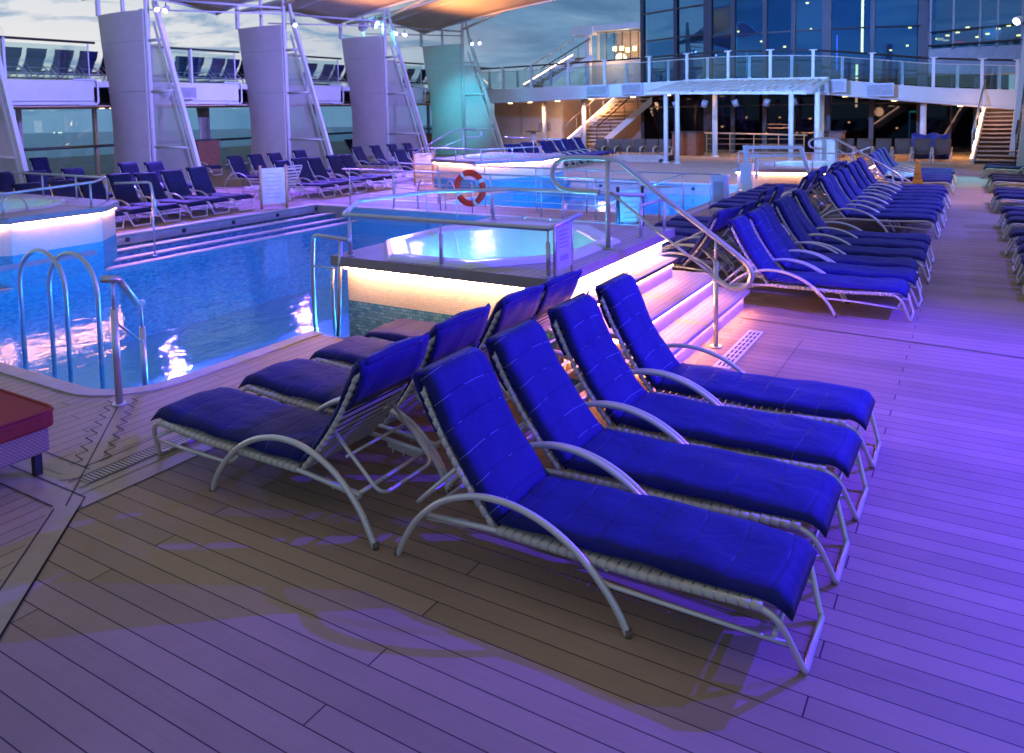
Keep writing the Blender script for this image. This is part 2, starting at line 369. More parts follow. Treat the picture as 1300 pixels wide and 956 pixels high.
def rnd_corner(pts, r, n=4):
    """polyline with its inner corners rounded by radius r"""
    P = [Vector(p) for p in pts]; out = [P[0]]
    for i in range(1, len(P)-1):
        a, b, c = P[i-1], P[i], P[i+1]
        d0 = (a-b); d1 = (c-b); k = min(r, d0.length*.48, d1.length*.48)
        p0 = b + d0.normalized()*k; p1 = b + d1.normalized()*k
        for j in range(n+1):
            t = j/n; out.append(p0*(1-t)**2 + b*2*t*(1-t) + p1*t*t)
    out.append(P[-1]); return out
ORD = ['first','second','third','fourth','fifth','sixth','seventh','eighth','ninth','tenth','eleventh','twelfth','thirteenth','fourteenth']

exec_parts = []
# ------------------------------------------------------------------ lounger
HX, HZ = -1.235, .235           # hinge
BT = Vector((-.60, 0, .80)).normalized()     # direction up the backrest in local xz
BA = math.atan2(.515, -.345)
def cushion_mesh(length, width, thick, seed, foot=False, over=False):
    """pillow along +x from 0..length, its underside at z=0; uv = metres"""
    rnd = random.Random(seed); bm = bmesh.new(); uvl = bm.loops.layers.uv.new('UVMap')
    nx, ny = max(10, int(length/.035)), 12
    ph = [rnd.uniform(0, 6.28) for _ in range(8)]
    def top(u, v):
        x = u*length; s = abs(math.sin(PI*(x/.17 + .5)))
        e = min(1, (min(u, 1-u)*length)/.035); ey = min(1, min(v, 1-v)*width/.035)
        prof = math.sqrt(max(0, 1-(1-e)**2)) * math.sqrt(max(0, 1-(1-ey)**2))
        t = thick*(.80 + .09*s**.5) + .004*math.sin(x*7+ph[0]) + .003*math.sin(x*19 + v*6+ph[1]) + .003*math.sin(v*12 + x*6+ph[2])
        t += .012*math.sin(PI*v)
        return t*prof
    def edge(u, v):       # ragged side outline
        return .003*math.sin(u*length*11+ph[3]) + .002*math.sin(u*length*31+ph[4])
    grids = []
    for side in (1, 0):
        G = []
        for i in range(nx+1):
            row = []
            for j in range(ny+1):
                u, v = i/nx, j/ny
                x = u*length; y = (v-.5)*width + (v-.5)*2*edge(u, v)
                z = top(u, v) + .006 if side else .004 - .004*math.sin(PI*v)
                if side == 0 and 0 < i < nx and 0 < j < ny: z = 0
                if i in (0, nx) or j in (0, ny): z = .012 + .005*math.sin(u*20+ph[5])
                if foot and x > length-.10:           # droops over the front bend of the frame
                    k = (x-(length-.10))/.10; z -= .045*k*k; x -= .012*k*k
                row.append((bm.verts.new((x, y, z)), u*length, v*width))
            G.append(row)
        grids.append(G)
        for i in range(nx):
            for j in range(ny):
                q = [G[i][j], G[i+1][j], G[i+1][j+1], G[i][j+1]]
                if not side: q.reverse()
                f = bm.faces.new([a[0] for a in q]); f.smooth = True
                for l, a in zip(f.loops, q): l[uvl].uv = (a[1], a[2])
    bmesh.ops.remove_doubles(bm, verts=bm.verts, dist=.0008)
    return bm
def obj_from_bm(bm, name, mat, parent, mtx=None):
    if mtx is not None: bmesh.ops.transform(bm, matrix=mtx, verts=bm.verts)
    me = bpy.data.meshes.new(name); bm.to_mesh(me); bm.free(); me.materials.append(mat)
    o = bpy.data.objects.new(name, me); C.objects.link(o); o.parent = parent
    return o
def back_matrix(ang, off=.0):
    # cushion x axis -> up the backrest ; cushion z -> its front normal
    d = Vector((math.cos(ang), 0, math.sin(ang))); n = Vector((math.sin(ang), 0, -math.cos(ang)))
    if n.z < 0 and n.x < 0: n = -n
    y = n.cross(d)
    m = Matrix(((d.x, y.x, n.x, HX + n.x*off), (d.y, y.y, n.y, 0), (d.z, y.z, n.z, HZ + n.z*off), (0,0,0,1)))
    return m
def make_lounger(cush='cushion', ang=BA, seed=1, cushions=True, lowpoly=False, slat='strap', frame='frame'):
    t = bpy.data.objects.new('sun_lounger', None); C.objects.link(t); t.empty_display_size = .1
    n = 6 if lowpoly else 10
    W = .25; F = M[frame]
    # seat frame: rails, front bend, foot loop
    m = MB()
    side = lambda s: [(-1.62, s*W, .205), (HX, s*W, .235), (-.6, s*W, .235), (-.16, s*W, .262), (-.085, s*(W-.005), .235), (-.055, s*(W-.02), .18), (-.01, s*(W-.075), .04), (0, s*(W-.085), .014)]
    L = side(-1); Rr = list(reversed(side(1)))
    path = rnd_corner(L[:3] + [L[3]] + [L[4]] + [L[6]] + [L[7]], .03, 3) if lowpoly else rnd_corner(L, .04, 3)
    path2 = [Vector((p.x, -p.y, p.z)) for p in reversed(path)]
    m.tube(list(path) + path2, .0125, n)
    m.tube([(-1.60, -W, .205), (-1.60, W, .205)], .011, n); m.tube([(-.09, -W+.01, .16), (-.09, W-.01, .16)], .009, n)
    m.tube([(-.72, -W, .215), (-.72, W, .215)], .009, n)
    m.build('frame', F, t)
    # arms: big arcs that are also the rear legs
    P = [(-1.732,.0),(-1.657,.147),(-1.572,.242),(-1.465,.326),(-1.30,.385),(-1.156,.394),(-1.03,.373),(-.92,.332),(-.816,.268),(-.725,.18),(-.656,.09),(-.612,.0)]
    for s in (-1, 1):
        pts = [(x, s*(.285), z) for x, z in P]
        a = MB().tube(smooth_path(pts, 1 if lowpoly else 2), .0145, n).build('arm', F, t)
        if not lowpoly:
            MB().cyl((-1.732, s*.285, 0), .0155, .03, 10).build('foot_cap', M['foot'], a); MB().cyl((-.614, s*.285, 0), .0155, .03, 10).build('foot_cap', M['foot'], a)
        MB().tube(rnd_corner([(-.80, s*(W+.01), .222), (-.74, s*(W+.012), .165), (-.45, s*(W+.008), .160), (-.037, s*(W-.045), .122)], .06, 4), .0095, n).build('lower_brace', F, t)
    # seat straps with sleeves round the rails
    m = MB()
    k = 8 if lowpoly else 26
    for i in range(k):
        x = HX + .04 + i*(1.05/(k-1)); z = .235 + max(0, (x+.6))*.05
        if lowpoly: m.box(x-.04, x+.04, -W, W, z+.008, z+.012)
        else:
            for s in (-1, 1): m.tube([(x-.0188, s*W, z), (x+.0188, s*W, z+.0005)], .0165, 8)
            m.box(x-.017, x+.017, -W, W, z+.012, z+.015)
    m.build('seat_straps', M[slat], t)
    # backrest
    d = Vector((math.cos(ang), 0, math.sin(ang))); H0 = Vector((HX, 0, HZ)); BL = .66
    e0 = H0 + d*.0; e1 = H0 + d*BL
    wv = W - .012
    m = MB(); nrm = Vector((math.sin(ang), 0, -math.cos(ang)))
    bend = lambda q: H0 + d*(BL*q) - nrm*(.03*math.sin(PI*q))
    pl = [bend(q/5) + Vector((0, -wv, 0)) for q in range(6)]; pr = [Vector((p.x, wv, p.z)) for p in reversed(pl)]
    m.tube(rnd_corner(pl + pr, .05, 3), .0115, n)
    bf = m.build('backrest_frame', F, t)
    m = MB(); k = 7 if lowpoly else 14
    for i in range(k):
        q = (i+.7)/(k+.4); c = bend(q); hw = .0165 if not lowpoly else .03
        a, b = c - d*hw, c + d*hw
        m.quad(a + Vector((0,-wv,0)) - nrm*.010, b + Vector((0,-wv,0)) - nrm*.010, b + Vector((0,wv,0)) - nrm*.010, a + Vector((0,wv,0)) - nrm*.010)
        if not lowpoly:
            for s in (-1, 1): m.tube([a + Vector((0, s*wv, 0)), b + Vector((0, s*wv, 0))], .0145, 8)
    m.build('back_straps', M[slat], t)
    # adjustable prop: U loop from the middle of the back down onto notched rests behind
    c = bend(.44) - nrm*.01
    m = MB()
    up = [c + Vector((0, -wv+.03, 0)), Vector((-1.70, -wv+.04, .20)), Vector((-1.70, wv-.04, .20)), c + Vector((0, wv-.03, 0))]
    m.tube(rnd_corner(up, .07, 5), .0095, n)
    m.tube([(-1.50, -wv+.03, c.z*.55+.1), (-1.50, wv-.03, c.z*.55+.1)], .008, n)
    for s in (-1, 1):
        m.bar((-1.38, s*(W-.02), .212), (-1.60, s*(W-.02), .19), .012, .03)
        for q in range(3): m.cyl((-1.42-.07*q, s*(W-.03), .175), .006, .03, 6)
    m.build('back_prop', F, t)
    if cushions:
        w = .478
        bm = cushion_mesh(1.205, w, .044, seed, foot=True)
        obj_from_bm(bm, 'seat_cushion', M[cush], t, Matrix.Translation((HX+.012, 0, .254)) @ Matrix.Rotation(-R(.6), 4, 'Y'))
        bm = cushion_mesh(.735, w, .045, seed+50)
        for v in bm.verts:        # follows the curve of the back and flops over the top edge
            q = v.co.x/.66
            v.co.z += -.03*math.sin(PI*min(1, q)) + .012
            if q > .97: v.co.z -= (q-.97)*.20
            if v.co.x < .05: v.co.z += (.05 - v.co.x)*.2
        cb = obj_from_bm(bm, 'back_cushion', M['cushion_back' if cush == 'cushion' and not lowpoly else cush], t, back_matrix(ang, .0))
        # the pocket that hoods the back over the top of the frame
        m = MB(); rows = []
        for i, (q, o) in enumerate(((.70, -.020), (.82, -.026), (.93, -.026), (1.0, -.022), (1.055, -.004), (1.07, .02))):
            cc = H0 + d*(BL*q) + nrm*(o) - nrm*(.03*math.sin(PI*min(1, q)))
            rows.append([cc + Vector((0, (j/10-.5)*(w+.012+(.02 if i > 3 and j in (0, 10) else 0)), 0)) + d*(.022 if i > 3 and j in (0, 10) else 0) - nrm*.004*math.sin(j*1.3+seed+i) for j in range(11)])
        m.sheet(rows); m.build('cushion_hood', M[cush], cb, solid=.008)
    return t
def place(o, x_foot, y, facing, label, group, z=0., cat='sun lounger', jx=0., rot=0., scale=1.):
    o.location = (x_foot + jx, y, z)
    base = {'+x': 0., '-x': PI, '-y': -PI/2, '+y': PI/2}[facing]
    o.rotation_euler = (0, 0, base + rot); o.scale = (scale,)*3
    tag(o, label, cat, group); return o

# ---- the eight foreground loungers, each with cushions of its own
front = [(2.885,'nearest lounger of the right-hand four, dark blue cushions, feet towards the aisle'),
         (3.485,'second nearest of the four right-hand loungers, blue cushions, armrest touching its neighbour'),
         (4.06,'third of the four right-hand loungers, wrinkled blue cushions, head towards the steps'),
         (4.68,'farthest of the four right-hand loungers, blue cushions, beside the glowing whirlpool steps')]
for i, (y, lab) in enumerate(front):
    o = make_lounger(seed=11+i, ang=BA + (.0, .02, -.02, -.05)[i])
    place(o, -.485 + (0, .01, .02, .02)[i], y, '+x', lab, 'blue cushioned loungers in the foreground', rot=R((0, .6, -.5, .4)[i]))
left4 = [(2.875,'nearest of the left-hand four loungers, feet towards the pool corner, straps of its back visible'),
         (3.50,'second of the left-hand four loungers, its navy foot end beside the pool edge planks'),
         (4.11,'third of the left-hand four loungers, foot cushion tinted brown by the warm strip'),
         (4.66,'farthest of the left-hand four loungers, right under the tiled whirlpool wall')]
for i, (y, lab) in enumerate(left4):
    o = make_lounger(cush='cushion', seed=31+i, ang=BA + (.03, 0., .02, .03)[i])
    place(o, -4.10, y, '-x', lab, 'blue cushioned loungers in the foreground', rot=R((0, -.5, .4, 0)[i]), scale=1.02)

# ---- prototype copies for the rows
protoA = make_lounger(seed=70, cush='cushion')
protoL = make_lounger(seed=80, cush='cushion', lowpoly=True)
protoA2 = make_lounger(seed=71, cush='cushion', ang=BA+.09)
protoL2 = make_lounger(seed=81, cush='cushion', lowpoly=True, ang=BA+.07)
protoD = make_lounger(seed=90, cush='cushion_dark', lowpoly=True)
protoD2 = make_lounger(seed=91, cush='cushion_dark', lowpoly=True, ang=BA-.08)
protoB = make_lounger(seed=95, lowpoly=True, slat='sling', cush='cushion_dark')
protoW = make_lounger(seed=96, cushions=False, lowpoly=True)
used = set()
def lay(proto, *a, **k):
    o = proto if proto.name not in used else copy_tree(proto)
    used.add(proto.name); used.add(o.name)
    return place(o, *a, **k)
rj = random.Random(3)
def row(proto, xs, ys, facing, words, group, z=0.):
    n = len(ys)
    for i, y in enumerate(ys):
        x = xs if not isinstance(xs, (list, tuple)) else xs[i]
        alt = {protoA.name: protoA2, protoL.name: protoL2, protoD.name: protoD2}.get(proto.name, proto)
        lay(alt if i and rj.random() < .33 else proto, x + rj.uniform(-.04, .04), y + rj.uniform(-.015, .015), facing, words % ORD[i], group, z=z, rot=R(rj.uniform(-1.8, 1.8)))
row(protoA, -.485, [7.92 + .59*i for i in range(6)], '+x', '%s blue lounger counted from the steps in the row lining the aisle', 'loungers lining the left side of the aisle')
row(protoL, -.50, [12.87 + .58*i for i in range(9)], '+x', '%s blue lounger of the middle aisle batch, before the yellow cone', 'loungers lining the left side of the aisle')
row(protoL, -.51, [19.05 + .6*i for i in range(6)], '+x', '%s blue lounger of the far aisle batch, beyond the yellow cone', 'loungers lining the left side of the aisle')
row(protoA, -4.05, [8.35 + .6*i for i in range(6)], '-x', '%s lounger behind the whirlpool steps with its back to the aisle row', 'loungers with their backs to the aisle rows')
row(protoL, -4.0, [13.15 + .6*i for i in range(7)], '-x', '%s lounger beside the second pool, its back to the middle aisle batch', 'loungers with their backs to the aisle rows')
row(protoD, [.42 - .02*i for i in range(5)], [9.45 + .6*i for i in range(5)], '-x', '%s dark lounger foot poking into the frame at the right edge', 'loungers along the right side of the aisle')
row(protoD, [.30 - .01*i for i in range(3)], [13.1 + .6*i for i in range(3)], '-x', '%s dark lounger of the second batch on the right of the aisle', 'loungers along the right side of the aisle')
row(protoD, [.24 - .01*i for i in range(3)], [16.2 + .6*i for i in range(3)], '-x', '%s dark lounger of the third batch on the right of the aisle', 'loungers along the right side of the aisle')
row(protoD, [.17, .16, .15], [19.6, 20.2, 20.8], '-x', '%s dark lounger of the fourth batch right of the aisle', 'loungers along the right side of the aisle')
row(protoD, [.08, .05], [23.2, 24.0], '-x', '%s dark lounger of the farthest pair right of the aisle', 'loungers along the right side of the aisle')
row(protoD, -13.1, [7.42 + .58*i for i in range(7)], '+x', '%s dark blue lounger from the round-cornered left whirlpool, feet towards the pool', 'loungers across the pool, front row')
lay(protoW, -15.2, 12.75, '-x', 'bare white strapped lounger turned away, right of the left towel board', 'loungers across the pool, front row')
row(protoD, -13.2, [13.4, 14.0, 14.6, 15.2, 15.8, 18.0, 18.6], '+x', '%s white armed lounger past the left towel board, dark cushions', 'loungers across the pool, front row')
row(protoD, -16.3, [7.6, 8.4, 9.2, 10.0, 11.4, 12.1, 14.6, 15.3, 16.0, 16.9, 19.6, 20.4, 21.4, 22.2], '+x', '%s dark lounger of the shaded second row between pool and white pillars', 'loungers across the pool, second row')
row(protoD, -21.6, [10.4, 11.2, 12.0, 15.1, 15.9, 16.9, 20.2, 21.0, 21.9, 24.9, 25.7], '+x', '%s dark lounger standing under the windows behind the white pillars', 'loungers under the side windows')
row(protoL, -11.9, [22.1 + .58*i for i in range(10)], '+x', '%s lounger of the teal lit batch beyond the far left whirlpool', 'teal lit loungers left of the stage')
# balcony
bays_ = (('left of the nearest full pillar', [11.0, 11.65, 12.4, 13.1, 13.8]), ('between the nearest and second pillars', [16.2, 16.75, 17.6, 18.2, 18.8]), ('between the second and third pillars', [21.9, 22.8, 23.4, 24.1]), ('between the third and farthest pillars', [28.0, 29.0, 29.8]))
for bay, ys in bays_:
    for k, y in enumerate(ys):
        lay(protoB, -23.85, y, '-x', '%s dark blue lounger on the balcony %s' % (ORD[k], bay), 'loungers on the upper balcony', z=3.03, scale=1.04)

# brown chairs by the stage
def make_chair():
    t = bpy.data.objects.new('deck_chair', None); C.objects.link(t)
    b = MB(); b.sheet([[(x, y, z + .015*math.sin(PI*(y+.24)/.48)) for y in (-.24,-.12,0,.12,.24)] for x, z in ((-.05,.30),(-.3,.28),(-.5,.27))]); b.build('seat', M['brown'], t, solid=.03)
    b = MB(); b.sheet([[(x - .02*math.sin(PI*(y+.24)/.48), y, z) for y in (-.24,-.12,0,.12,.24)] for x, z in ((-.5,.27),(-.56,.45),(-.62,.62),(-.66,.76))]); b.build('backrest', M['brown'], t, solid=.03)
    for s in (-1, 1):
        MB().tube(smooth_path([(-.60, s*.27, .46), (-.4, s*.28, .50), (-.15, s*.28, .46), (-.08, s*.28, .40)], 2), .022, 8).build('armrest', M['armwood'], t)
        MB().tube(rnd_corner([(-.1, s*.27, .42), (-.02, s*.24, .0)], .01), .012, 6).build('leg', M['frame'], t)
        MB().tube([(-.62, s*.27, .47), (-.68, s*.24, 0)], .012, 6).build('leg', M['frame'], t)
    MB().tube([(-.02, -.24, .012), (-.02, .24, .012)], .011, 6).tube([(-.5,-.27,.27),(-.5,.27,.27)], .011, 6).build('stretcher', M['frame'], t)
    return t
ch = make_chair()
for i in range(6):
    o = ch if i == 0 else copy_tree(ch)
    place(o, -12.75 + .52*i, 27.3, '-y', '%s brown chair from the left, between stairs and stage' % ORD[i], 'brown chairs left of the stage', cat='chair')
for i in range(6):
    place(copy_tree(ch), -3.95 + .58*i, 28.2, '-y', '%s brown chair from the left, against the dark lounge glass' % ORD[i], 'brown chairs right of the stage', cat='chair')

# teal sheet over two far loungers, its colour standing in for cyan light
m = MB()
m.sheet([[(-1.80 + .62*u, 18.85 + 1.25*v, .345 + .02*math.sin(u*9+v*4) + .015*math.sin(v*13) + .16*max(0, .35-u)) for v in [j/14 for j in range(15)]] for u in [i/10 for i in range(11)]])
tag(m.build('towel', M['towel'], solid=.012), 'pale teal sheet added for cyan light on the far loungers left of the yellow cone', 'towel')

exec_parts.append('loungers')
# ------------------------------------------------------------------ decks and pools
WZ = -.30
def slab(name, rects, mat, z=0., th=.0):
    m = MB()
    for x0, x1, y0, y1 in rects: m.quad((x0,y0,z), (x1,y0,z), (x1,y1,z), (x0,y1,z))
    return struct(m.build(name, mat))
# pool 1: x -11.15..-5.2 (to -4.8 beyond y 5.1), y 3.15..12.2 ; pool 2: x -9.9..-4.66, y 13.5..19.4
CR = .45
corner = [(-5.2-CR + CR*math.sin(a), 3.15+CR - CR*math.cos(a)) for a in [PI/2*i/8 for i in range(9)]]   # from near edge round to right edge
def poly_sheet(name, poly, mat, z):
    m = MB(); vs = [m.bm.verts.new((x, y, z)) for x, y in poly]; m.bm.faces.new(vs); return struct(m.build(name, mat))
slab('deck', [(-4.04, 3.2, -3., 4.9), (-2.0, 3.2, 4.9, 7.7), (-4.8, 3.2, 7.7, 40.), (-40., -12.4, 3.15, 40.), (-12.4, -4.8, 12.2, 13.5), (-12.4, -9.9, 13.5, 19.4), (-12.4, -4.8, 19.4, 40.), (3.2, 6, -3, 40)], M['deck'])
# lengthwise laid deck left of the mitre line, and the pool surround
poly_sheet('deck_lengthwise', [(-40., -3.), (1.1, -3.), (-4.12, 2.22), (-40., 2.22)], M['deck_long'], .001)
poly_sheet('pool_surround', [(-40., 2.34), (-4.36, 2.34), (-4.36, 4.98), (-5.2, 4.98)] + list(reversed(corner)) + [(-40., 3.15)], M['deck_long'], 0.)
struct(MB().prism([(-4.36,2.20),(-4.04,2.20),(-4.04,4.98),(-4.36,4.98)], -.02, .0005).prism([(-40,2.20),(-4.36,2.20),(-4.36,2.34),(-40,2.34)], -.02, .0005).build('deck_under_border', M['deck_border']))
b = MB()
for a, c, w in (((-4.30, 2.34), (-4.30, 4.95), .11), ((-4.36, 2.34), (-16., 2.34), .11)):
    if a[0] == c[0]: b.quad((a[0]-w/2, a[1], .002), (a[0]+w/2, a[1], .002), (a[0]+w/2, c[1], .002), (a[0]-w/2, c[1], .002))
    else: b.quad((c[0], a[1]-w/2, .0021), (a[0]+.06, a[1]-w/2, .0021), (a[0]+.06, a[1]+w/2, .0021), (c[0], a[1]+w/2, .0021))
struct(b.build('surround_border', M['deck_border']))
b = MB()
def strip(b, p, q, w, z):
    p, q = Vector((p[0], p[1], z)), Vector((q[0], q[1], z)); t = (q-p).normalized(); n = Vector((-t.y, t.x, 0))*w/2
    b.quad(p-n, q-n, q+n, p+n)
strip(b, (-4.04, 2.14), (1.2, -3.06), .14, .0031); strip(b, (-4.08, 2.14), (-4.08, 4.9), .05, .0032); 
strip(b, (-3.97, 2.14), (-3.97, 4.9), .13, .0027); strip(b, (-4.0, 2.13), (-16, 2.13), .13, .0025)
strip(b, (-4.26, 2.30), (-5.25, 3.22), .17, .0036)
struct(b.build('mitre_border', M['deck_border']))
b = MB(); strip(b, (-4.19, 2.30), (-4.19, 4.9), .10, .0042)
struct(b.build('drain_grating', M['grille']))
b = MB()      # dark caulked seams
for p, q in (((-4.125,2.24),(-4.125,4.9)), ((-4.25,2.25),(-4.25,4.9)), ((-4.355,2.4),(-4.355,4.9)), ((-3.9,2.10),(-3.9,4.9)), ((-4.0,2.20),(-16,2.20)), ((-4.05,2.06),(-16,2.06)), ((-4.3,2.40),(-16,2.40)), ((-4.0,2.20),(1.2,-3.0)), ((-4.02,2.05),(1.08,-3.06)), ((-3.9,2.10),(1.3,-3.06)), ((-4.0,2.10),(-5.2,3.17))):
    strip(b, p, q, .008, .0052)
# saw-tooth ends of the surround boards along the mitre
for sgn in (-1, 1):
    pts = []
    for i in range(9):
        t = i/8; cx, cy = -4.40 - .78*t, 2.43 + .70*t
        o = .075*sgn
        P_ = (cx + o*.68, cy + o*.75)
        if pts: pts.append((pts[-1][0], P_[1] - .012))
        pts.append(P_)
    for p, q in zip(pts, pts[1:]): strip(b, p, q, .007, .0055)
struct(b.build('deck_seams', M['ink']))
# raised seam and slotted drain on the aisle deck
b = MB(); strip(b, (-1.9, 7.22), (.75, 7.02), .02, .005); strip(b, (-1.25, 6.75), (-1.25, 3.6), .008, .005); struct(b.build('deck_joint', M['foot']))
b = MB()
for k in range(3):
    for i in range(9): b.box(-1.695+.034*k, -1.680+.034*k, 5.80+.115*i, 5.88+.115*i, .004, .0055)
dr = tag(MB().box(-1.72, -1.59, 5.76, 6.86, .0, .004).build('floor_drain', M['white']), 'white slotted floor drain in front of the whirlpool steps', 'drain')
b.build('slots', M['ink'], dr)

# ---- pool 1 shell
D = -1.45
b = MB()
X0, X1, Y0, Y1 = -11.15, -5.2, 3.15, 12.2
b.quad((X0-.4,Y0,D),(-4.8,Y0,D),(-4.8,Y1,D),(X0-.4,Y1,D))
shell = list(reversed([(X0-.4, Y0)] + corner + [(X1, 5.02), (-4.84, 5.02), (-4.84, Y1), (X0-.4, Y1)]))
b.walls(shell, D, -.02, -.04)
struct(b.build('pool_basin', M['pool_tile']))
# pale shelf (shallow lounging ledge) and corner steps under water
b = MB(); b.prism([(-9.9, 3.15), (-6.4, 3.15), (-5.2, 4.2), (-5.2, 5.0), (-5.7, 5.0), (-6.9, 3.95), (-9.9, 3.95)], D, -.62); b.prism([(-8.9, 3.15), (-6.0, 3.15), (-5.2, 3.9), (-5.2, 4.2), (-6.3, 3.55), (-8.9, 3.55)], D, -.45)
struct(b.build('pool_ledge', M['pool_tile'], bevel=.01))
b = MB(); wp = [(X0, Y0+.0)] + corner + [(X1, 5.02), (-4.84, 5.02), (-4.84, Y1), (X0, Y1)]
b.bm.faces.new([b.bm.verts.new((x, y, WZ)) for x, y in wp]); struct(b.build('pool_water', M['water']))
# coping round the near side
b = MB(); inner = [(-16, Y0)] + corner + [(X1, 5.0)]; outer = [(-16, Y0-.13)] + [(x+.13*math.sin(PI/2*i/8), y-.13*math.cos(PI/2*i/8)) for i, (x, y) in enumerate(corner)] + [(X1+.13, 5.0)]
for i in range(len(inner)-1):
    p = [inner[i], inner[i+1], outer[i+1], outer[i]]
    b.prism(p, -.06, .012)
struct(b.build('pool_coping', M['coping']))
# far side: stepped ledges with coloured risers
b = MB()
for x0, x1, z in ((-12.4, -11.85, -.17), (-11.85, -11.5, -.24), (-11.5, -11.15, -.285)):
    b.box(x0-.2, x1, 3.2, 12.2, D, z-.02)
struct(b.build('pool_tiers', M['mosaic']))
b = MB()
for x, z in ((-12.4, .012), (-11.85, -.145), (-11.5, -.225), (-11.15, -.27)):
    b.box(x-.14, x+.02, 3.2, 12.19, z-.03, z)
b.box(-12.44, -4.80, 12.17, 12.33, -.03, .012); b.box(-12.0, -4.5, 13.36, 13.52, -.03, .012); b.box(-9.9, -4.64, 19.35, 19.5, -.03, .012); b.box(-4.68, -4.52, 13.4, 19.4, -.03, .012); b.box(-10.0, -9.86, 13.52, 19.35, -.03, .012)
struct(b.build('tier_coping', M['coping'], bevel=.008))
b = MB(); b.box(-12.4, -4.84, 12.205, 12.23, -.26, -.03); b.box(-12.43, -12.405, 3.2, 12.2, -.17, -.03); b.box(-9.86, -4.7, 19.41, 19.44, -.30, -.03)
w = struct(b.build('pool_side_panel', M['wall_grey']))
b = MB()
for i in range(6): b.cyl((-11.4+1.18*i, 12.206, -.14), .045, -.02, 14, 'y')
for i in range(7): b.cyl((-12.40, 5.6+1.1*i, -.09), .04, .02, 12, 'x')
for i in range(4): b.cyl((-8.9+1.3*i, 19.405, -.14), .045, -.02, 14, 'y')
b.build('porthole', M['ink'], w)  # dark portholes in the side panels, above the water
# ---- pool 2
b = MB(); b.quad((-9.9,13.5,D),(-4.66,13.5,D),(-4.66,19.44,D),(-9.9,19.44,D)); b.walls([(-9.9,13.5),(-9.9,19.44),(-4.66,19.44),(-4.66,13.5),(-9.9,13.5)], D, -.02, .05)
struct(b.build('second_pool_basin', M['pool_tile']))
b = MB(); b.quad((-9.9,13.5,WZ),(-4.66,13.5,WZ),(-4.66,19.42,WZ),(-9.9,19.42,WZ)); struct(b.build('second_pool_water', M['water']))
# lamps set in the pool walls, below the water
for x, y, e, c in ([(-10.6 + 1.2*i, 3.45, .6, (.05,.28,.8)) for i in range(4)] + [(-5.0, 5.8 + 1.4*i, 1.5, (.05,.38,.9)) for i in range(5)] + [(-5.45, 4.5, .3, (.12,.22,1)), (-6.4, 3.5, .35, (.10,.18,1))] + [(-8.9 + 1.3*i, 13.65, 1.2, (.05,.3,1)) for i in range(4)] + [(-4.85, 15 + 1.6*i, 1., (.05,.35,1)) for i in range(3)]):
    light('POINT', 'underwater_lamp', (x, y, -.80), 170*e, c, size=.15)

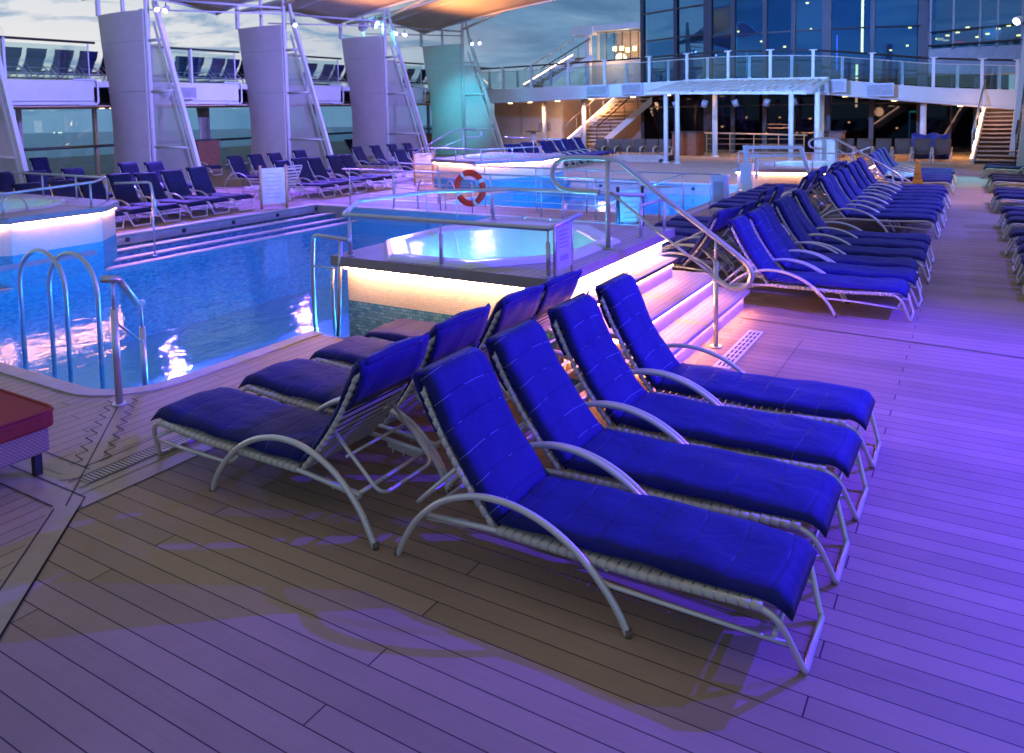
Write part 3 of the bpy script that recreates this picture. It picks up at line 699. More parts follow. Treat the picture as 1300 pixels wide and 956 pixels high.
# ------------------------------------------------------------------ whirlpools
def whirl(name, label, poly, ztop, zbase, tub, mats, led=True, glow=(.22,.80,1.), e=25, over=.06, tub_glow=True):
    """poly: outline (ccw) of the platform; tub: (cx, cy, rx, ry, n, rot)"""
    cx = sum(p[0] for p in poly)/len(poly); cy = sum(p[1] for p in poly)/len(poly)
    t = thing(name, label, 'whirlpool', (cx, cy, 0))
    ins = [(cx + (x-cx)*(1-over/max(.5, abs(x-cx))) , cy + (y-cy)*(1-over/max(.5, abs(y-cy)))) for x, y in poly]
    tcx, tcy, rx, ry, n, rot = tub
    ring = lambda k, z, nn=n: [(tcx + (rx*k)*math.cos(2*PI*(i+rot)/nn), tcy + (ry*k)*math.sin(2*PI*(i+rot)/nn), z) for i in range(nn)]
    # platform top with an opening for the tub
    b = MB(); bm = b.bm
    o0 = [bm.verts.new((x, y, ztop)) for x, y in poly]; i0 = [bm.verts.new(p) for p in ring(1.0, ztop)]
    ed = [bm.edges.new((o0[i], o0[(i+1) % len(o0)])) for i in range(len(o0))] + [bm.edges.new((i0[i], i0[(i+1) % len(i0)])) for i in range(len(i0))]
    bmesh.ops.triangle_fill(bm, edges=ed, use_beauty=True, use_dissolve=False)
    kill = [f for f in bm.faces if ((f.calc_center_median().x-tcx)/rx)**2 + ((f.calc_center_median().y-tcy)/ry)**2 < .85]
    bmesh.ops.delete(bm, geom=kill, context='FACES_ONLY')
    b.build('platform_planks', M['teak_x'], t)
    b = MB()
    cl = poly + [poly[0]]; b.skirt(cl, ztop-.085, ztop-.0); b.build('platform_edge', M['fascia'], t)
    b = MB()
    for k in range(len(poly)):
        (x0, y0), (x1, y1), (u0, v0), (u1, v1) = poly[k], poly[(k+1) % len(poly)], ins[k], ins[(k+1) % len(ins)]
        b.quad((x0, y0, ztop-.086), (x1, y1, ztop-.086), (u1, v1, ztop-.086), (u0, v0, ztop-.086))
    b.build('platform_underside', M['fascia'], t)
    ic = ins + [ins[0]]
    split = zbase + (ztop-zbase)*mats[2]
    b = MB(); b.skirt(ic, split, ztop-.088); b.build('wall_cladding', M[mats[0]], t)
    b = MB(); b.skirt(ic, zbase, split); b.build('mosaic_band', M[mats[1]], t)
    # tub
    g = [ring(1.02, ztop+.003), ring(1.0, ztop+.025), ring(.96, ztop+.040), ring(.86, ztop+.034), ring(.82, ztop+.018), ring(.79, ztop-.06), ring(.72, ztop-.30), ring(.62, ztop-.33), ring(.55, ztop-.70), ring(.02, ztop-.72)]
    b = MB(); V = [[b.bm.verts.new(p) for p in r] for r in g]
    for a in range(len(V)-1):
        for k in range(n): 
            f = b.bm.faces.new((V[a][k], V[a][(k+1) % n], V[a+1][(k+1) % n], V[a+1][k]))
    tubo = b.build('tub', M['rim'], t, bevel=.02)
    b = MB(); b.bm.faces.new([b.bm.verts.new(p) for p in ring(.815, ztop+.008)]); b.build('tub_water', M['water_spa'], tubo)
    b = MB()
    for k in range(0, n, 1):
        a = 2*PI*(k+.5+rot)/n; b.cyl((tcx + rx*.80*math.cos(a), tcy + ry*.80*math.sin(a), ztop-.14), .03, .02, 10, Vector((-math.cos(a), -math.sin(a), 0)))
    b.build('jet', M['steel'], tubo)
    if e: 
        light('POINT', 'whirlpool_lamp', (tcx - rx*.45, tcy, ztop-.40), e*.42, glow, size=.08); light('POINT', 'whirlpool_lamp', (tcx + rx*.4, tcy + ry*.3, ztop-.40), e*.42, glow, size=.08)
    if led:
        b = MB()
        k = 1 - .02
        for i in range(len(ins)):
            p, q = Vector((*ins[i], 0)), Vector((*ins[(i+1) % len(ins)], 0)); d = (q-p).normalized(); nn = Vector((d.y, -d.x, 0))
            for s0 in (p + nn*(over-.025),): b.bar(s0 + d*.03 + Vector((0,0,ztop-.101)), q - d*.03 + nn*(over-.025) + Vector((0,0,ztop-.101)), .010 if e > 30 else .018, .010 if e > 30 else .02)
        b.build('led_strip', M['led' if e > 30 else 'led_far'], t)
    return t
W1 = whirl('whirlpool', 'glowing cyan whirlpool on a raised tiled platform with three steps, beside the loungers',
    [(-4.86, 4.93), (-2.66, 4.93), (-2.66, 7.6), (-4.86, 7.6)], .75, -.35, (-3.84, 6.12, 1.08, 1.22, 8, .5), ('wall_tile', 'mosaic', .63), e=34, over=.10)
# steps on its right side
st = thing('steps', 'three broad wooden steps with glowing risers up to the whirlpool', 'steps', (-2.2, 6.3, 0))
spec = [(-1.90, 4.98, 7.60, .19), (-2.12, 5.02, 7.30, .38), (-2.42, 5.06, 7.02, .565)]
for i, (xe, y0, y1, z) in enumerate(spec):
    xb = -2.68
    MB().box(xb + .03, xe, y0, y1, z-.035, z).build('tread', M['teak'], st, bevel=.006)
    s_ = MB().box(xb + .035, xe-.05, y0+.04, y1-.04, (z-.19 if i else .0), z-.036).build('riser', M['rim'] if False else M['coping'], st)
    MB().box(xe-.049, xe-.040, y0+.05, y1-.05, z-.066, z-.052).box(xb+.1, xe-.06, y0+.03, y0+.038, z-.066, z-.052).build('led_strip', M['led_low'], s_)
# side skirt left of the steps
MB().box(-2.66, -2.60, 4.99, 5.05, 0, .55).build('side_post', M['coping'], st)

W2 = whirl('whirlpool', 'raised whirlpool at the left edge, blue mosaic front, warm light under its rim',
    [(-15.2, 4.3), (-12.1, 4.3), (-11.06, 5.3), (-11.06, 6.66), (-11.6, 7.2), (-15.2, 7.2)], .68, WZ-.1, (-12.7, 5.85, 1.05, 1.0, 12, .5), ('wall_tile', 'mosaic_teal', .52), glow=(.5,.75,1), e=14, over=.05)
W3 = whirl('whirlpool', 'raised round-fronted whirlpool at the far left corner of the second pool, behind the life ring',
    [(-12.19, 16.1), (-10.45, 15.55), (-9.37, 17.05), (-9.7, 18.9), (-12.3, 19.2)], .75, WZ-.1, (-10.9, 17.2, .95, .95, 12, .5), ('wall_tile', 'mosaic_teal', .6), glow=(.6,.7,1), e=14, over=.05)
W4 = whirl('whirlpool', 'raised whirlpool at the far right of the second pool, behind the white pool lift',
    [(-4.85, 17.95), (-2.3, 18.25), (-2.2, 21.0), (-4.9, 21.0)], .53, WZ-.1, (-3.5, 19.5, 1.0, 1.1, 12, .5), ('wall_tile', 'mosaic_teal', .5), glow=(.2,.8,.9), e=16, over=.05)
# dark inset stripe on the left whirlpool front
MB().box(-11.115, -11.105, 4.9, 6.5, -.02, .05).build('inset_stripe', M['wall_grey'], W2)

# ------------------------------------------------------------------ railings
def rail(name, label, cat, group, tops, posts, r=.02, mids=(), pr=.014, sleeve=True, mat='steel', loc=None):
    """tops: list of polylines; posts: list of (x, y, z0, z1)"""
    p0 = posts[0] if posts else (*tops[0][0][:2], 0, 0)
    t = thing(name, label, cat, (p0[0], p0[1], p0[2]), group)
    b = MB()
    for pl in tops: b.tube(rnd_corner(pl, .05, 5), r, 10)
    b.build('top_rail', M[mat], t)
    for x, y, z0, z1 in posts:
        b = MB().tube([(x,y,z0), (x,y,z1)], pr*.6 if sleeve else pr, 8)
        if sleeve: b.tube([(x,y,z0), (x,y,z0+(z1-z0)*.72)], pr*1.2, 10)
        b.cyl((x,y,z0), pr*2.4, .012, 12).build('post', M[mat], t)
    if mids:
        b = MB()
        for pl in mids: b.tube(pl, .008, 6)
        b.build('mid_rail', M[mat], t)
    return t
# front whirlpool balustrade: left side, front, short return with a notice plate
z = 1.115
rail('railing', 'steel railing along the front and pool side of the glowing whirlpool', 'railing', None,
     [[(-2.60, 5.30, 1.19), (-2.70, 4.98, z), (-4.72, 4.96, z), (-4.80, 5.1, z+.01), (-5.40, 5.9, 1.10), (-5.25, 6.9, 1.10), (-4.5, 7.4, 1.10), (-2.9, 7.4, 1.10)]],
     [(-2.72, 4.99, .75, z), (-3.70, 4.99, .75, z), (-4.68, 4.99, .75, z), (-4.80, 5.12, .75, z), (-4.75, 7.42, .75, 1.1), (-3.85, 7.42, .75, 1.1), (-2.95, 7.42, .75, 1.1)])
rail('railing', 'short bent steel rail at the top back corner of the whirlpool steps', 'railing', None,
     [[(-2.78, 6.95, 1.05), (-2.70, 7.42, 1.07)]], [(-2.78, 6.97, .75, 1.05), (-2.70, 7.40, .75, 1.07)], r=.016)
np_ = thing('notice', 'pale notice plate with small print between two rail posts on the whirlpool', 'notice', (-2.66, 5.15, .75))
MB().box(-2.672, -2.664, 5.02, 5.26, .80, 1.13).build('plate', M['sign'], np_)
MB().tube([(-2.67, 5.0, .75), (-2.67, 5.0, 1.14)], .012, 8).build('post', M['steel'], np_); MB().tube([(-2.67, 5.28, .75), (-2.67, 5.28, 1.17)], .012, 8).build('post', M['steel'], np_)
def textobj(body, size, mat, parent, loc, rot, ext=.001, align='CENTER', name='lettering'):
    cu = bpy.data.curves.new(name, 'FONT'); cu.body = body; cu.size = size; cu.extrude = ext; cu.align_x = align; cu.align_y = 'CENTER'
    o = bpy.data.objects.new(name, cu); C.objects.link(o)
    dg = bpy.context.evaluated_depsgraph_get(); me = bpy.data.meshes.new_from_object(o.evaluated_get(dg)); bpy.data.objects.remove(o)
    me.materials.clear(); me.materials.append(mat)
    ob = bpy.data.objects.new(name, me); C.objects.link(ob); ob.rotation_euler = rot
    if parent is not None:
        ob.parent = parent; ob.location = Vector(loc) - Vector(parent.location)
    else: ob.location = loc
    return ob
b = MB()
for i in range(5): b.box(-2.663, -2.661, 5.06, 5.22 - .02*(i % 2), 1.08-.03*i, 1.088-.03*i)
b.box(-2.663, -2.661, 5.08, 5.20, .86, .90); b.build('print', M['wall_grey'], np_)
# tall bent handrail of the whirlpool steps
y = 6.25
tall = thing('handrail', 'tall looped steel handrail leading down the whirlpool steps', 'handrail', (-2.80, y, .75))
pth = [(-2.88,y,1.25),(-3.22,y,1.25),(-3.31,y,1.30),(-3.355,y,1.40),(-3.33,y,1.48),(-3.25,y,1.54),(-3.12,y,1.556),(-2.80,y,1.55),(-2.70,y,1.535),(-2.62,y,1.48),(-2.36,y,1.28),(-1.90,y,.955),(-1.63,y,.76),(-1.56,y,.69),(-1.545,y,.60),(-1.60,y,.52),(-1.70,y,.50),(-1.79,y,.54),(-1.88,y,.60)]
MB().tube(smooth_path(pth, 2), .023, 12).build('top_rail', M['steel'], tall)
MB().tube([(-2.77,y,1.25),(-2.3,y,.905),(-1.86,y,.60)], .012, 8).build('mid_rail', M['steel'], tall)
MB().tube([(-2.80,y,.75),(-2.80,y,1.55)], .022, 12).cyl((-2.80,y,.75), .05, .012).build('post', M['steel'], tall)
MB().tube([(-1.84,y,0),(-1.84,y,.72)], .021, 12).tube([(-1.84,y,.7),(-1.84,y,.92)], .012, 8).cyl((-1.84,y,0), .05, .012).build('post', M['steel'], tall)
# handrail at the pool's near corner
hr = thing('handrail', 'short sloping steel handrail at the near corner of the pool', 'handrail', (-5.08, 3.07, 0))
MB().tube([(-5.13,3.02,.895),(-5.06,3.10,.885),(-5.80,3.70,.50),(-5.88,3.80,.47)], .026, 12).build('top_rail', M['steel'], hr)
MB().tube([(-5.08,3.07,0),(-5.08,3.07,.68)], .024, 12).tube([(-5.08,3.07,.66),(-5.09,3.08,.88)], .012, 8).cyl((-5.08,3.07,.0), .045, .02).build('post', M['steel'], hr)
MB().tube([(-5.84,3.76,-.5),(-5.84,3.76,.28)], .024, 12).tube([(-5.84,3.76,.27),(-5.84,3.76,.50)], .012, 8).build('post', M['steel'], hr)
MB().tube([(-5.10,3.09,.58),(-5.84,3.76,.15)], .009, 8).build('mid_rail', M['steel'], hr)
# handrail between pool and whirlpool
hr = thing('handrail', 'steel handrail standing between the whirlpool wall and the pool edge', 'handrail', (-4.88, 5.06, 0))
MB().tube(rnd_corner([(-5.20,5.05,0),(-5.16,5.0,.5),(-5.05,4.92,.92),(-4.60,4.90,.91)], .06, 5), .018, 12).build('top_rail', M['steel'], hr)
MB().tube([(-4.90,5.03,0),(-4.72,4.92,.91)], .019, 12).build('post', M['steel'], hr)
MB().tube([(-5.13,4.97,.63),(-4.78,4.95,.63)], .008, 8).tube([(-4.93,5.02,.62),(-5.0,5.08,.3),(-5.0,5.10,-.1)], .016, 8).build('brace', M['steel'], hr)
# ladder hoops in the near pool
def hoops(label, group, sets, r=.022):
    for i, (a, bq, zt, z0) in enumerate(sets):
        a, bq = Vector((*a, 0)), Vector((*bq, 0)); d = bq - a; L = d.length; d.normalize(); rad = L/2; c = (a+bq)/2
        pth = [a + Vector((0,0,z0))] + [c - d*rad*math.cos(PI*k/14) + Vector((0,0,zt - rad + rad*math.sin(PI*k/14))) for k in range(15)] + [bq + Vector((0,0,z0))]
        o = MB().tube(pth, r, 12).build('ladder_rail', M['steel']); tag(o, label[i], 'pool ladder', group)
hoops(['left one of the two arched steel ladder rails in the near pool', 'right one of the two arched steel ladder rails in the near pool'], 'arched ladder rails in the near pool',
      [((-8.16,3.98),(-7.42,4.02),.72,-.55), ((-7.72,4.03),(-6.98,4.07),.72,-.55)])
hoops(['left arched ladder rail at the walkway between the pools', 'right arched ladder rail at the walkway between the pools'], 'arched ladder rails at the walkway',
      [((-9.9,12.6),(-9.2,12.0),.62,-.3), ((-9.2,12.6),(-8.5,12.0),.62,-.3)], .016)
hoops(['left thin hoop behind the whirlpool near the towel board post', 'right thin hoop behind the whirlpool near the towel board post'], 'thin ladder hoops behind the whirlpool',
      [((-5.35,9.2),(-5.15,8.65),.55,-.3), ((-4.95,9.2),(-4.75,8.65),.55,-.3)], .016)
hoops(['small steel hoop on the rim of the left edge whirlpool'], None, [((-12.0,5.65),(-11.65,5.85),.90,.66)], .016)
# walkway railings between the pools
xs = [-11.6,-10.4,-9.2,-8.0,-6.9,-5.8,-5.0]
rail('railing', 'near one of the long steel railings along the walkway between the pools', 'railing', 'walkway railings',
     [[(xs[0]-.2,12.42,.78),(xs[-1]+.2,12.42,.74)]], [(x,12.42,0,.77) for x in xs], r=.017, mids=[[(xs[0],12.42,zz),(xs[-1],12.42,zz)] for zz in (.52,.27)], sleeve=False, pr=.013)
rail('railing', 'far one of the long steel railings along the walkway between the pools', 'railing', 'walkway railings',
     [[(xs[0]+.6,13.3,.86),(xs[-1]+.6,13.3,.80)]], [(x+.5,13.3,0,.83) for x in xs], r=.017, mids=[[(xs[0]+.5,13.3,zz),(xs[-1]+.5,13.3,zz)] for zz in (.56,.30)], sleeve=False, pr=.013)
rail('railing', 'higher slanting steel rail at the right end of the walkway', 'railing', None,
     [[(-5.4,13.2,.45),(-4.7,13.9,.75),(-4.0,13.9,.75)]], [(-4.2,13.9,0,.75),(-5.3,13.3,0,.5)], r=.016, sleeve=False, pr=.012)
rail('railing', 'lower short slanting steel rail at the right end of the walkway', 'railing', None, [[(-5.6,12.0,.28),(-5.0,12.9,.58),(-4.55,12.9,.60)]], [(-4.8,12.9,0,.58)], r=.016, sleeve=False, pr=.012)
# left whirlpool railing
rail('railing', 'steel railing round the left edge whirlpool', 'railing', None,
     [[(-14.6,7.1,1.06),(-11.75,7.1,1.05),(-11.15,6.55,1.05),(-11.15,5.3,1.0),(-12.1,4.4,1.0),(-14.5,4.4,1.0)]],
     [(-13.6,7.1,.68,1.05),(-12.6,7.1,.68,1.05),(-11.75,7.1,.68,1.05),(-11.17,6.5,.68,1.05),(-11.17,5.3,.68,1.0),(-12.1,4.45,.68,1.0)], r=.018, sleeve=False, pr=.015)
rail('handrail', 'bent steel handrail at the steps behind the left edge whirlpool', 'handrail', None,
     [[(-11.7,7.2,.95),(-11.3,7.55,.95),(-11.1,7.5,.45)]], [(-11.35,7.6,-.25,.9)], r=.02, sleeve=False)
rail('handrail', 'thin steel rail in the pool below the left edge whirlpool', 'handrail', None,
     [[(-10.2,3.9,.52),(-9.6,4.0,.40),(-9.35,4.05,.40)]], [(-9.75,4.0,-.5,.46)], r=.02, sleeve=False)
# far whirlpool railings
rail('railing', 'railing round the far left whirlpool, with a looped handrail', 'railing', None,
     [[(-12.2,16.15,1.03),(-10.4,15.7,1.03),(-9.4,17.0,1.05)],[(-11.6,18.8,1.2),(-9.7,18.6,1.15)]], [(-12.1,16.15,.75,1.03),(-11.3,15.95,.75,1.03),(-10.4,15.75,.75,1.03),(-9.9,16.4,.75,1.04),(-9.45,17.0,.75,1.05),(-10.6,18.7,.75,1.18)], r=.017, sleeve=False)
lp = thing('handrail', 'looped violet-lit handrail climbing to the far left whirlpool', 'handrail', (-11.3,16.3,.75))
MB().tube(smooth_path([(-12.9,16.3,.85),(-11.55,16.3,1.52),(-10.9,16.3,1.52),(-10.72,16.3,1.43),(-10.78,16.3,1.30),(-11.2,16.3,1.30)], 2), .02, 10).tube([(-12.6,16.3,.80),(-11.3,16.3,1.28)], .01, 6).build('top_rail', M['steel'], lp)
MB().tube([(-11.28,16.3,.75),(-11.28,16.3,1.52)], .018, 10).build('post', M['steel'], lp)
rail('railing', 'railing round the far right whirlpool behind the pool lift', 'railing', None,
     [[(-4.9,20.8,.92),(-4.8,18.1,.90),(-2.4,18.35,.88),(-2.3,20.8,.9)]], [(-4.8,18.1,.53,.90),(-4.0,18.2,.53,.9),(-3.2,18.25,.53,.89),(-2.4,18.35,.53,.88),(-2.35,19.6,.53,.9),(-4.85,19.6,.53,.9)], r=.016, sleeve=False)
y = 17.6
lp = thing('handrail', 'looped handrail with lower bar beside the far right whirlpool', 'handrail', (-2.62,y,0))
MB().tube(smooth_path([(-2.80,y,1.02),(-3.10,y,1.03),(-3.17,y,1.12),(-3.12,y,1.22),(-2.95,y,1.25),(-2.65,y,1.24),(-2.50,y,1.17),(-1.55,y,.60),(-1.36,y,.45),(-1.33,y,.33),(-1.42,y,.24),(-1.6,y,.28)], 2), .022, 10).tube([(-2.6,y,1.03),(-1.55,y,.35)], .012, 8).build('top_rail', M['steel'], lp)
MB().tube([(-2.62,y,.0),(-2.62,y,1.24)], .02, 10).build('post', M['steel'], lp)
MB().tube([(-1.52,y,.0),(-1.52,y,.55)], .02, 10).build('post', M['steel'], lp)

# life ring on its post
lr = thing('life_ring', 'orange-red life ring with four white bands on the walkway railing', 'life ring', (-8.43, 12.36, .5))
pts = [(-8.43 + .30*math.cos(2*PI*i/32), 12.35, .49 + .30*math.sin(2*PI*i/32)) for i in range(32)]
MB().tube(pts, .062, 14, close=True).build('ring', M['ring'], lr)
for k in range(4):
    a0 = R(8 + 90*k + 20)
    MB().tube([(-8.43 + .30*math.cos(a0+R(j*3)), 12.35, .49 + .30*math.sin(a0+R(j*3))) for j in range(-2, 3)], .0655, 14).build('band', M['white'], lr)
MB().tube([(-8.43,12.42,0),(-8.43,12.42,.6)], .014, 8).build('bracket', M['steel'], lr)

# towel / notice boards
def board(loc, rotz, label, group, w=.52, h=.86, leg='armwood', face='sign'):
    t = thing('notice_board', label, 'notice board', loc, group); t.rotation_euler = (0,0,rotz)
    def mk(n, m_, mat):
        me = bpy.data.meshes.new(n); m_.bm.to_mesh(me); m_.bm.free(); me.materials.append(M[mat]); o = bpy.data.objects.new(n, me); C.objects.link(o); o.parent = t
    for s in (-1, 1): mk('post', MB().tube([(0, s*w/2, 0), (0, s*w/2, h+.06)], .028, 10), leg)
    mk('panel', MB().box(-.012, .012, -w/2+.03, w/2-.03, .10, h), face)
    b = MB()
    for i in range(7): b.box(.012, .0145, -w/2+.09, w/2-.09-(.07 if i % 3 == 0 else 0), h-.12-.085*i, h-.105-.085*i)
    mk('print', b, 'wall_grey')
    mk('crossbar', MB().tube([(0,-w/2,.07),(0,w/2,.07)], .012, 8), leg)
board((-12.75, 11.35, 0), R(-35), 'pale blue board between posts left of the walkway, by the first lounger row', 'pale boards by the loungers')
board((-12.9, 16.7, 0), R(-35), 'pale blue board between posts, farther one beside the far left whirlpool', 'pale boards by the loungers')
board((-4.95, 11.95, 0), R(-50), 'blue board between dark posts at the right end of the walkway', None, w=.42, h=.62, leg='dark')
# blue bollard
t = thing('cabinet', 'slim blue lit cabinet standing between the second pool and the pool lift', 'cabinet', (-4.38, 15.15, 0))
MB().box(-4.52,-4.24,15.05,15.3,0,.60).build('body', M['sign'], t, bevel=.01); MB().box(-4.53,-4.23,15.04,15.31,.60,.63).build('lid', M['white'], t); MB().box(-4.48,-4.28,15.045,15.05,.1,.5).build('door', M['wall_grey'], t)
# pool lift
t = thing('pool_lift', 'white wheelchair pool lift frame beside the second pool', 'pool lift', (-3.9, 17.5, 0))
y = 17.4
MB().box(-4.62,-4.12,y-.2,y+.2,.0,.10).build('base', M['white'], t, bevel=.01)
MB().bar((-4.40,y,.1),(-4.40,y,.30),.22).build('pedestal', M['white'], t)
MB().bar((-4.40,y,.28),(-4.46,y,1.10),.10,.10).build('mast', M['white'], t, bevel=.01)
MB().bar((-4.46,y,1.05),(-3.28,y,1.06),.075).bar((-4.42,y,.86),(-3.25,y,.88),.06).build('boom', M['white'], t)
MB().bar((-3.30,y,1.08),(-3.00,y,.18),.08,.08).build('strut', M['white'], t, bevel=.01)
MB().bar((-4.22,y,.35),(-4.20,y,.92),.05).build('actuator', M['white'], t)
MB().box(-4.55,-4.30,y-.12,y+.12,.28,.70).build('battery_box', M['white'], t, bevel=.015)
# wet-floor cone
t = thing('wet_floor_cone', 'tall orange-yellow wet floor cone with dark lettering in the aisle row', 'wet floor cone', (-1.12, 18.45, 0))
for s in (-1, 1):
    b = MB(); yb, yt = 18.45 + s*.13, 18.45 + s*.015
    A = [(-1.25,yb,0),(-.99,yb,0),(-1.085,yt,.70),(-1.155,yt,.70)]
    v = [b.bm.verts.new(p) for p in A]; b.bm.faces.new(v); b.build('panel', M['yellow'], t, solid=.015)
MB().tube([(-1.12,18.45,.69),(-1.12,18.45,.74)], .035, 10).build('cap', M['yellow'], t)
b = MB()
for i in range(5): b.box(-1.165+.008*i, -1.075-.008*i, 18.322+.012*i*1.35+.002, 18.326+.016*i*1.0+.002, .12+.09*i, .155+.09*i)
textobj('WET\nFLOOR', .075, M['ink'], t, (-1.12, 18.364, .42), (R(80.7), 0, 0))
textobj('CAUTION', .055, M['ink'], t, (-1.12, 18.335, .26), (R(80.7), 0, 0))
textobj('!', .12, M['ink'], t, (-1.12, 18.318, .13), (R(80.7), 0, 0))
b.bm.free()

# red daybed at the left edge
t = thing('daybed', 'red cushioned wicker daybed cut by the left edge of the frame', 'daybed', (-5.0, 1.6, 0))
dp = [(-6.6, 2.30), (-4.50, 2.30), (-4.44, 2.285), (-4.43, 2.22), (-4.43, .2), (-6.6, .2)]
def shrink(p, k): 
    cx = sum(a for a, _ in p)/len(p); cy = sum(b for _, b in p)/len(p)
    return [(cx+(a-cx)*k, cy+(b-cy)*k) for a, b in p]
MB().prism(list(reversed(shrink(dp,.982))), .13, .29).build('wicker_base', M['wicker'], t, bevel=.015)
MB().prism(list(reversed(shrink(dp,1.012))), .27, .37).build('cushion', M['red'], t, bevel=.02, sub=0)
MB().tube([(x, y, .369) for x, y in shrink(dp,1.006)], .009, 8, close=True).build('piping', M['red'], t)
for x, y in ((-4.50,2.22),(-6.5,2.22),(-4.50,.3),(-6.5,.3)): MB().box(x-.02,x+.02,y-.02,y+.02,.004,.15).build('leg', M['dark'], t)
# ------------------------------------------------------------------ port side: pillars, balcony, windows
PY = [9.1, 13.5, 18.5, 23.6, 28.9]
names = ['sail-like white pillar cut by the left edge of the frame', 'largest fully visible white sail-shaped pillar, nearest to the camera', 'second white sail-shaped pillar, between the two towel boards', 'third white sail-shaped pillar with bright cyan lamps on its top', 'farthest white sail-shaped pillar, washed in cyan light']
def pillar(y, label, sx=1, ox=-20., lean=0.):
    t = thing('pillar', label, 'pillar', (ox, y, 0), 'sail-shaped pillars along the deck')
    X = lambda d: ox + sx*d
    # screen: a thin box section skinned in perforated fabric, curved outboard edge
    b = MB(); zs = [0, .7, 1.2, 2., 2.7, 3.4, 4.1, 4.95]; wd = [1.80, 1.72, 1.68, 1.70, 1.78, 1.90, 2.02, 2.12]
    fr, bk = [], []
    for z, w in zip(zs, wd):
        fr.append([(X(-w*k), y - .10 - .10*math.sin(PI*k), z) for k in (0,.25,.5,.75,1)]); bk.append([(X(-w*k), y + .10 + .10*math.sin(PI*k), z) for k in (0,.25,.5,.75,1)])
    b.sheet(fr); b.sheet(bk); b.sheet([[f[-1], g[-1]] for f, g in zip(fr, bk)]); b.sheet([[f[0], g[0]] for f, g in zip(fr, bk)])
    b.quad(*[fr[-1][0], fr[-1][-1], bk[-1][-1], bk[-1][0]])
    b.build('screen', M['panel'], t)
    # sewn joints
    b = MB()
    for z, w in ((2.7,1.58),(4.1,1.98)):
        for i in range(18):
            k = (i+.2)/18; k2 = k + .022
            b.bar((X(-w*k), y-.118-.10*math.sin(PI*k), z), (X(-w*k2), y-.118-.10*math.sin(PI*k2), z), .010, .018)
    b.build('lacing', M['wall_grey'], t)
    MB().bar((X(-.02), y-.13, 1.2), (X(-1.3), y-.13, 1.2), .01, .03).build('seam_tape', M['white'], t)
    MB().tube([(X(.04), y, 0), (X(.05), y, 5.4), (X(.12), y, 6.6)], .07, 12).build('mast', M['white'], t)
    b = MB().bar((X(2.15), y, 0), (X(.42), y, 5.15), .10, .14); b.bar((X(1.93), y+.0, 0), (X(.33), y, 4.6), .05, .05); b.bar((X(.42), y, 5.15), (X(.12), y, 6.6), .07, .09)
    b.build('raking_leg', M['white'], t)
    b = MB()
    for z in (1.13, 2.68, 4.1): b.tube([(X(.04), y, z), (X(2.15 - z*.336), y, z)], .045 if z > 2 else .03, 10)
    b.build('rung', M['white'], t)
    b = MB()
    b.sheet([[(X(.08 + (1.86-z*.34)*k), y+.02, z) for k in (0,.33,.66,1)] for z in (.05,1.1,2.6,4.0)]); b.build('leg_screen', M['mesh'], t)
    # masts and frame that carry the canopy
    b = MB().bar((X(-2.25), y, 4.95), (X(-2.25), y, 6.0), .10).bar((X(-1.05), y, 4.95), (X(-1.05), y, 5.9), .08).bar((X(-2.25), y, 5.85), (X(.1), y, 5.9), .06)
    b.build('canopy_mast', M['white'], t)
    return t
for y, l in zip(PY, names): pillar(y, l)
def flood(loc, target, mat, label, energy, color, angle=70, r=.08, blend=.6, size=.08, pair=True):
    v = (Vector(target) - Vector(loc)).normalized()
    t = thing('flood_lamp', label, 'flood lamp', loc)
    L = Vector(loc)
    MB().cyl(L - v*.16, r*.75, .06, 14, v, r).cyl(L - v*.10, r, .12, 14, v).build('housing', M['white'], t)
    MB().cyl(L + v*.022, r*.86, .006, 16, v).build('lens', M[mat], t)
    MB().bar(L - v*.05 + Vector((0,0,-r)), L - v*.05 + Vector((0,0,r+.1)), .02).build('bracket', M['dark'], t)
    if energy: light('SPOT', 'flood_light', L + v*.05, energy, color, target=target, size=size, angle=angle, blend=blend)
    return t
V = (.20, .09, 1.); VB = (.16, .14, 1.); CY = (.05, .75, 1.)
flood((-19.42, 13.45, 4.92), (-14.5, 12.2, 0), 'lamp_violet', 'left flood lamp on the nearest full pillar, glaring white-violet', 5200, V, 75)
flood((-19.05, 13.45, 4.86), (-17, 8.5, 0), 'lamp_violet', 'right flood lamp on the nearest full pillar, glaring white-violet', 2200, VB, 80)
flood((-19.4, 18.45, 4.90), (-13.5, 16.5, 0), 'lamp_violet', 'violet flood lamp on the second pillar', 4200, V, 75)
flood((-19.35, 23.55, 4.98), (-12, 20.5, 0), 'lamp_violet', 'brightest violet flood lamp on the third pillar below the cyan ones', 5000, VB, 80)
flood((-18.9, 23.55, 4.90), (-8, 17, 0), 'lamp_violet', 'smaller violet flood lamp beside the brightest one on the third pillar', 2500, VB, 70)
flood((-20.9, 23.5, 5.35), (-20.1, 30, 2.6), 'lamp_cyan', 'left cyan flood lamp on top of the third pillar', 350, CY, 50, r=.22)
flood((-20.25, 23.5, 5.4), (-11, 27, 0), 'lamp_cyan', 'right cyan flood lamp on top of the third pillar', 2600, CY, 60, r=.20)
flood((-19.4, 28.85, 4.92), (-11, 24, 0), 'lamp_violet', 'left violet flood lamp on the farthest pillar', 3000, VB, 70)
flood((-19.0, 28.85, 4.92), (-9, 21, 0), 'lamp_violet', 'right violet flood lamp on the farthest pillar', 2000, VB, 70)

light('SPOT', 'flood_light', (-18.2, 25.4, 4.9), 1100, CY, target=(-20.0, 28.9, 1.9), size=.1, angle=44, blend=1.)  # added cyan spot without a housing, shaping the glow on the farthest pillar
light('SPOT', 'added_warm_spot', (2.6, 18.5, 4.5), 900, (1., .55, .25), target=(-.6, 19.5, 0), size=.1, angle=75, blend=.9)  # added warm lamp that brightens the wet floor cone and aisle
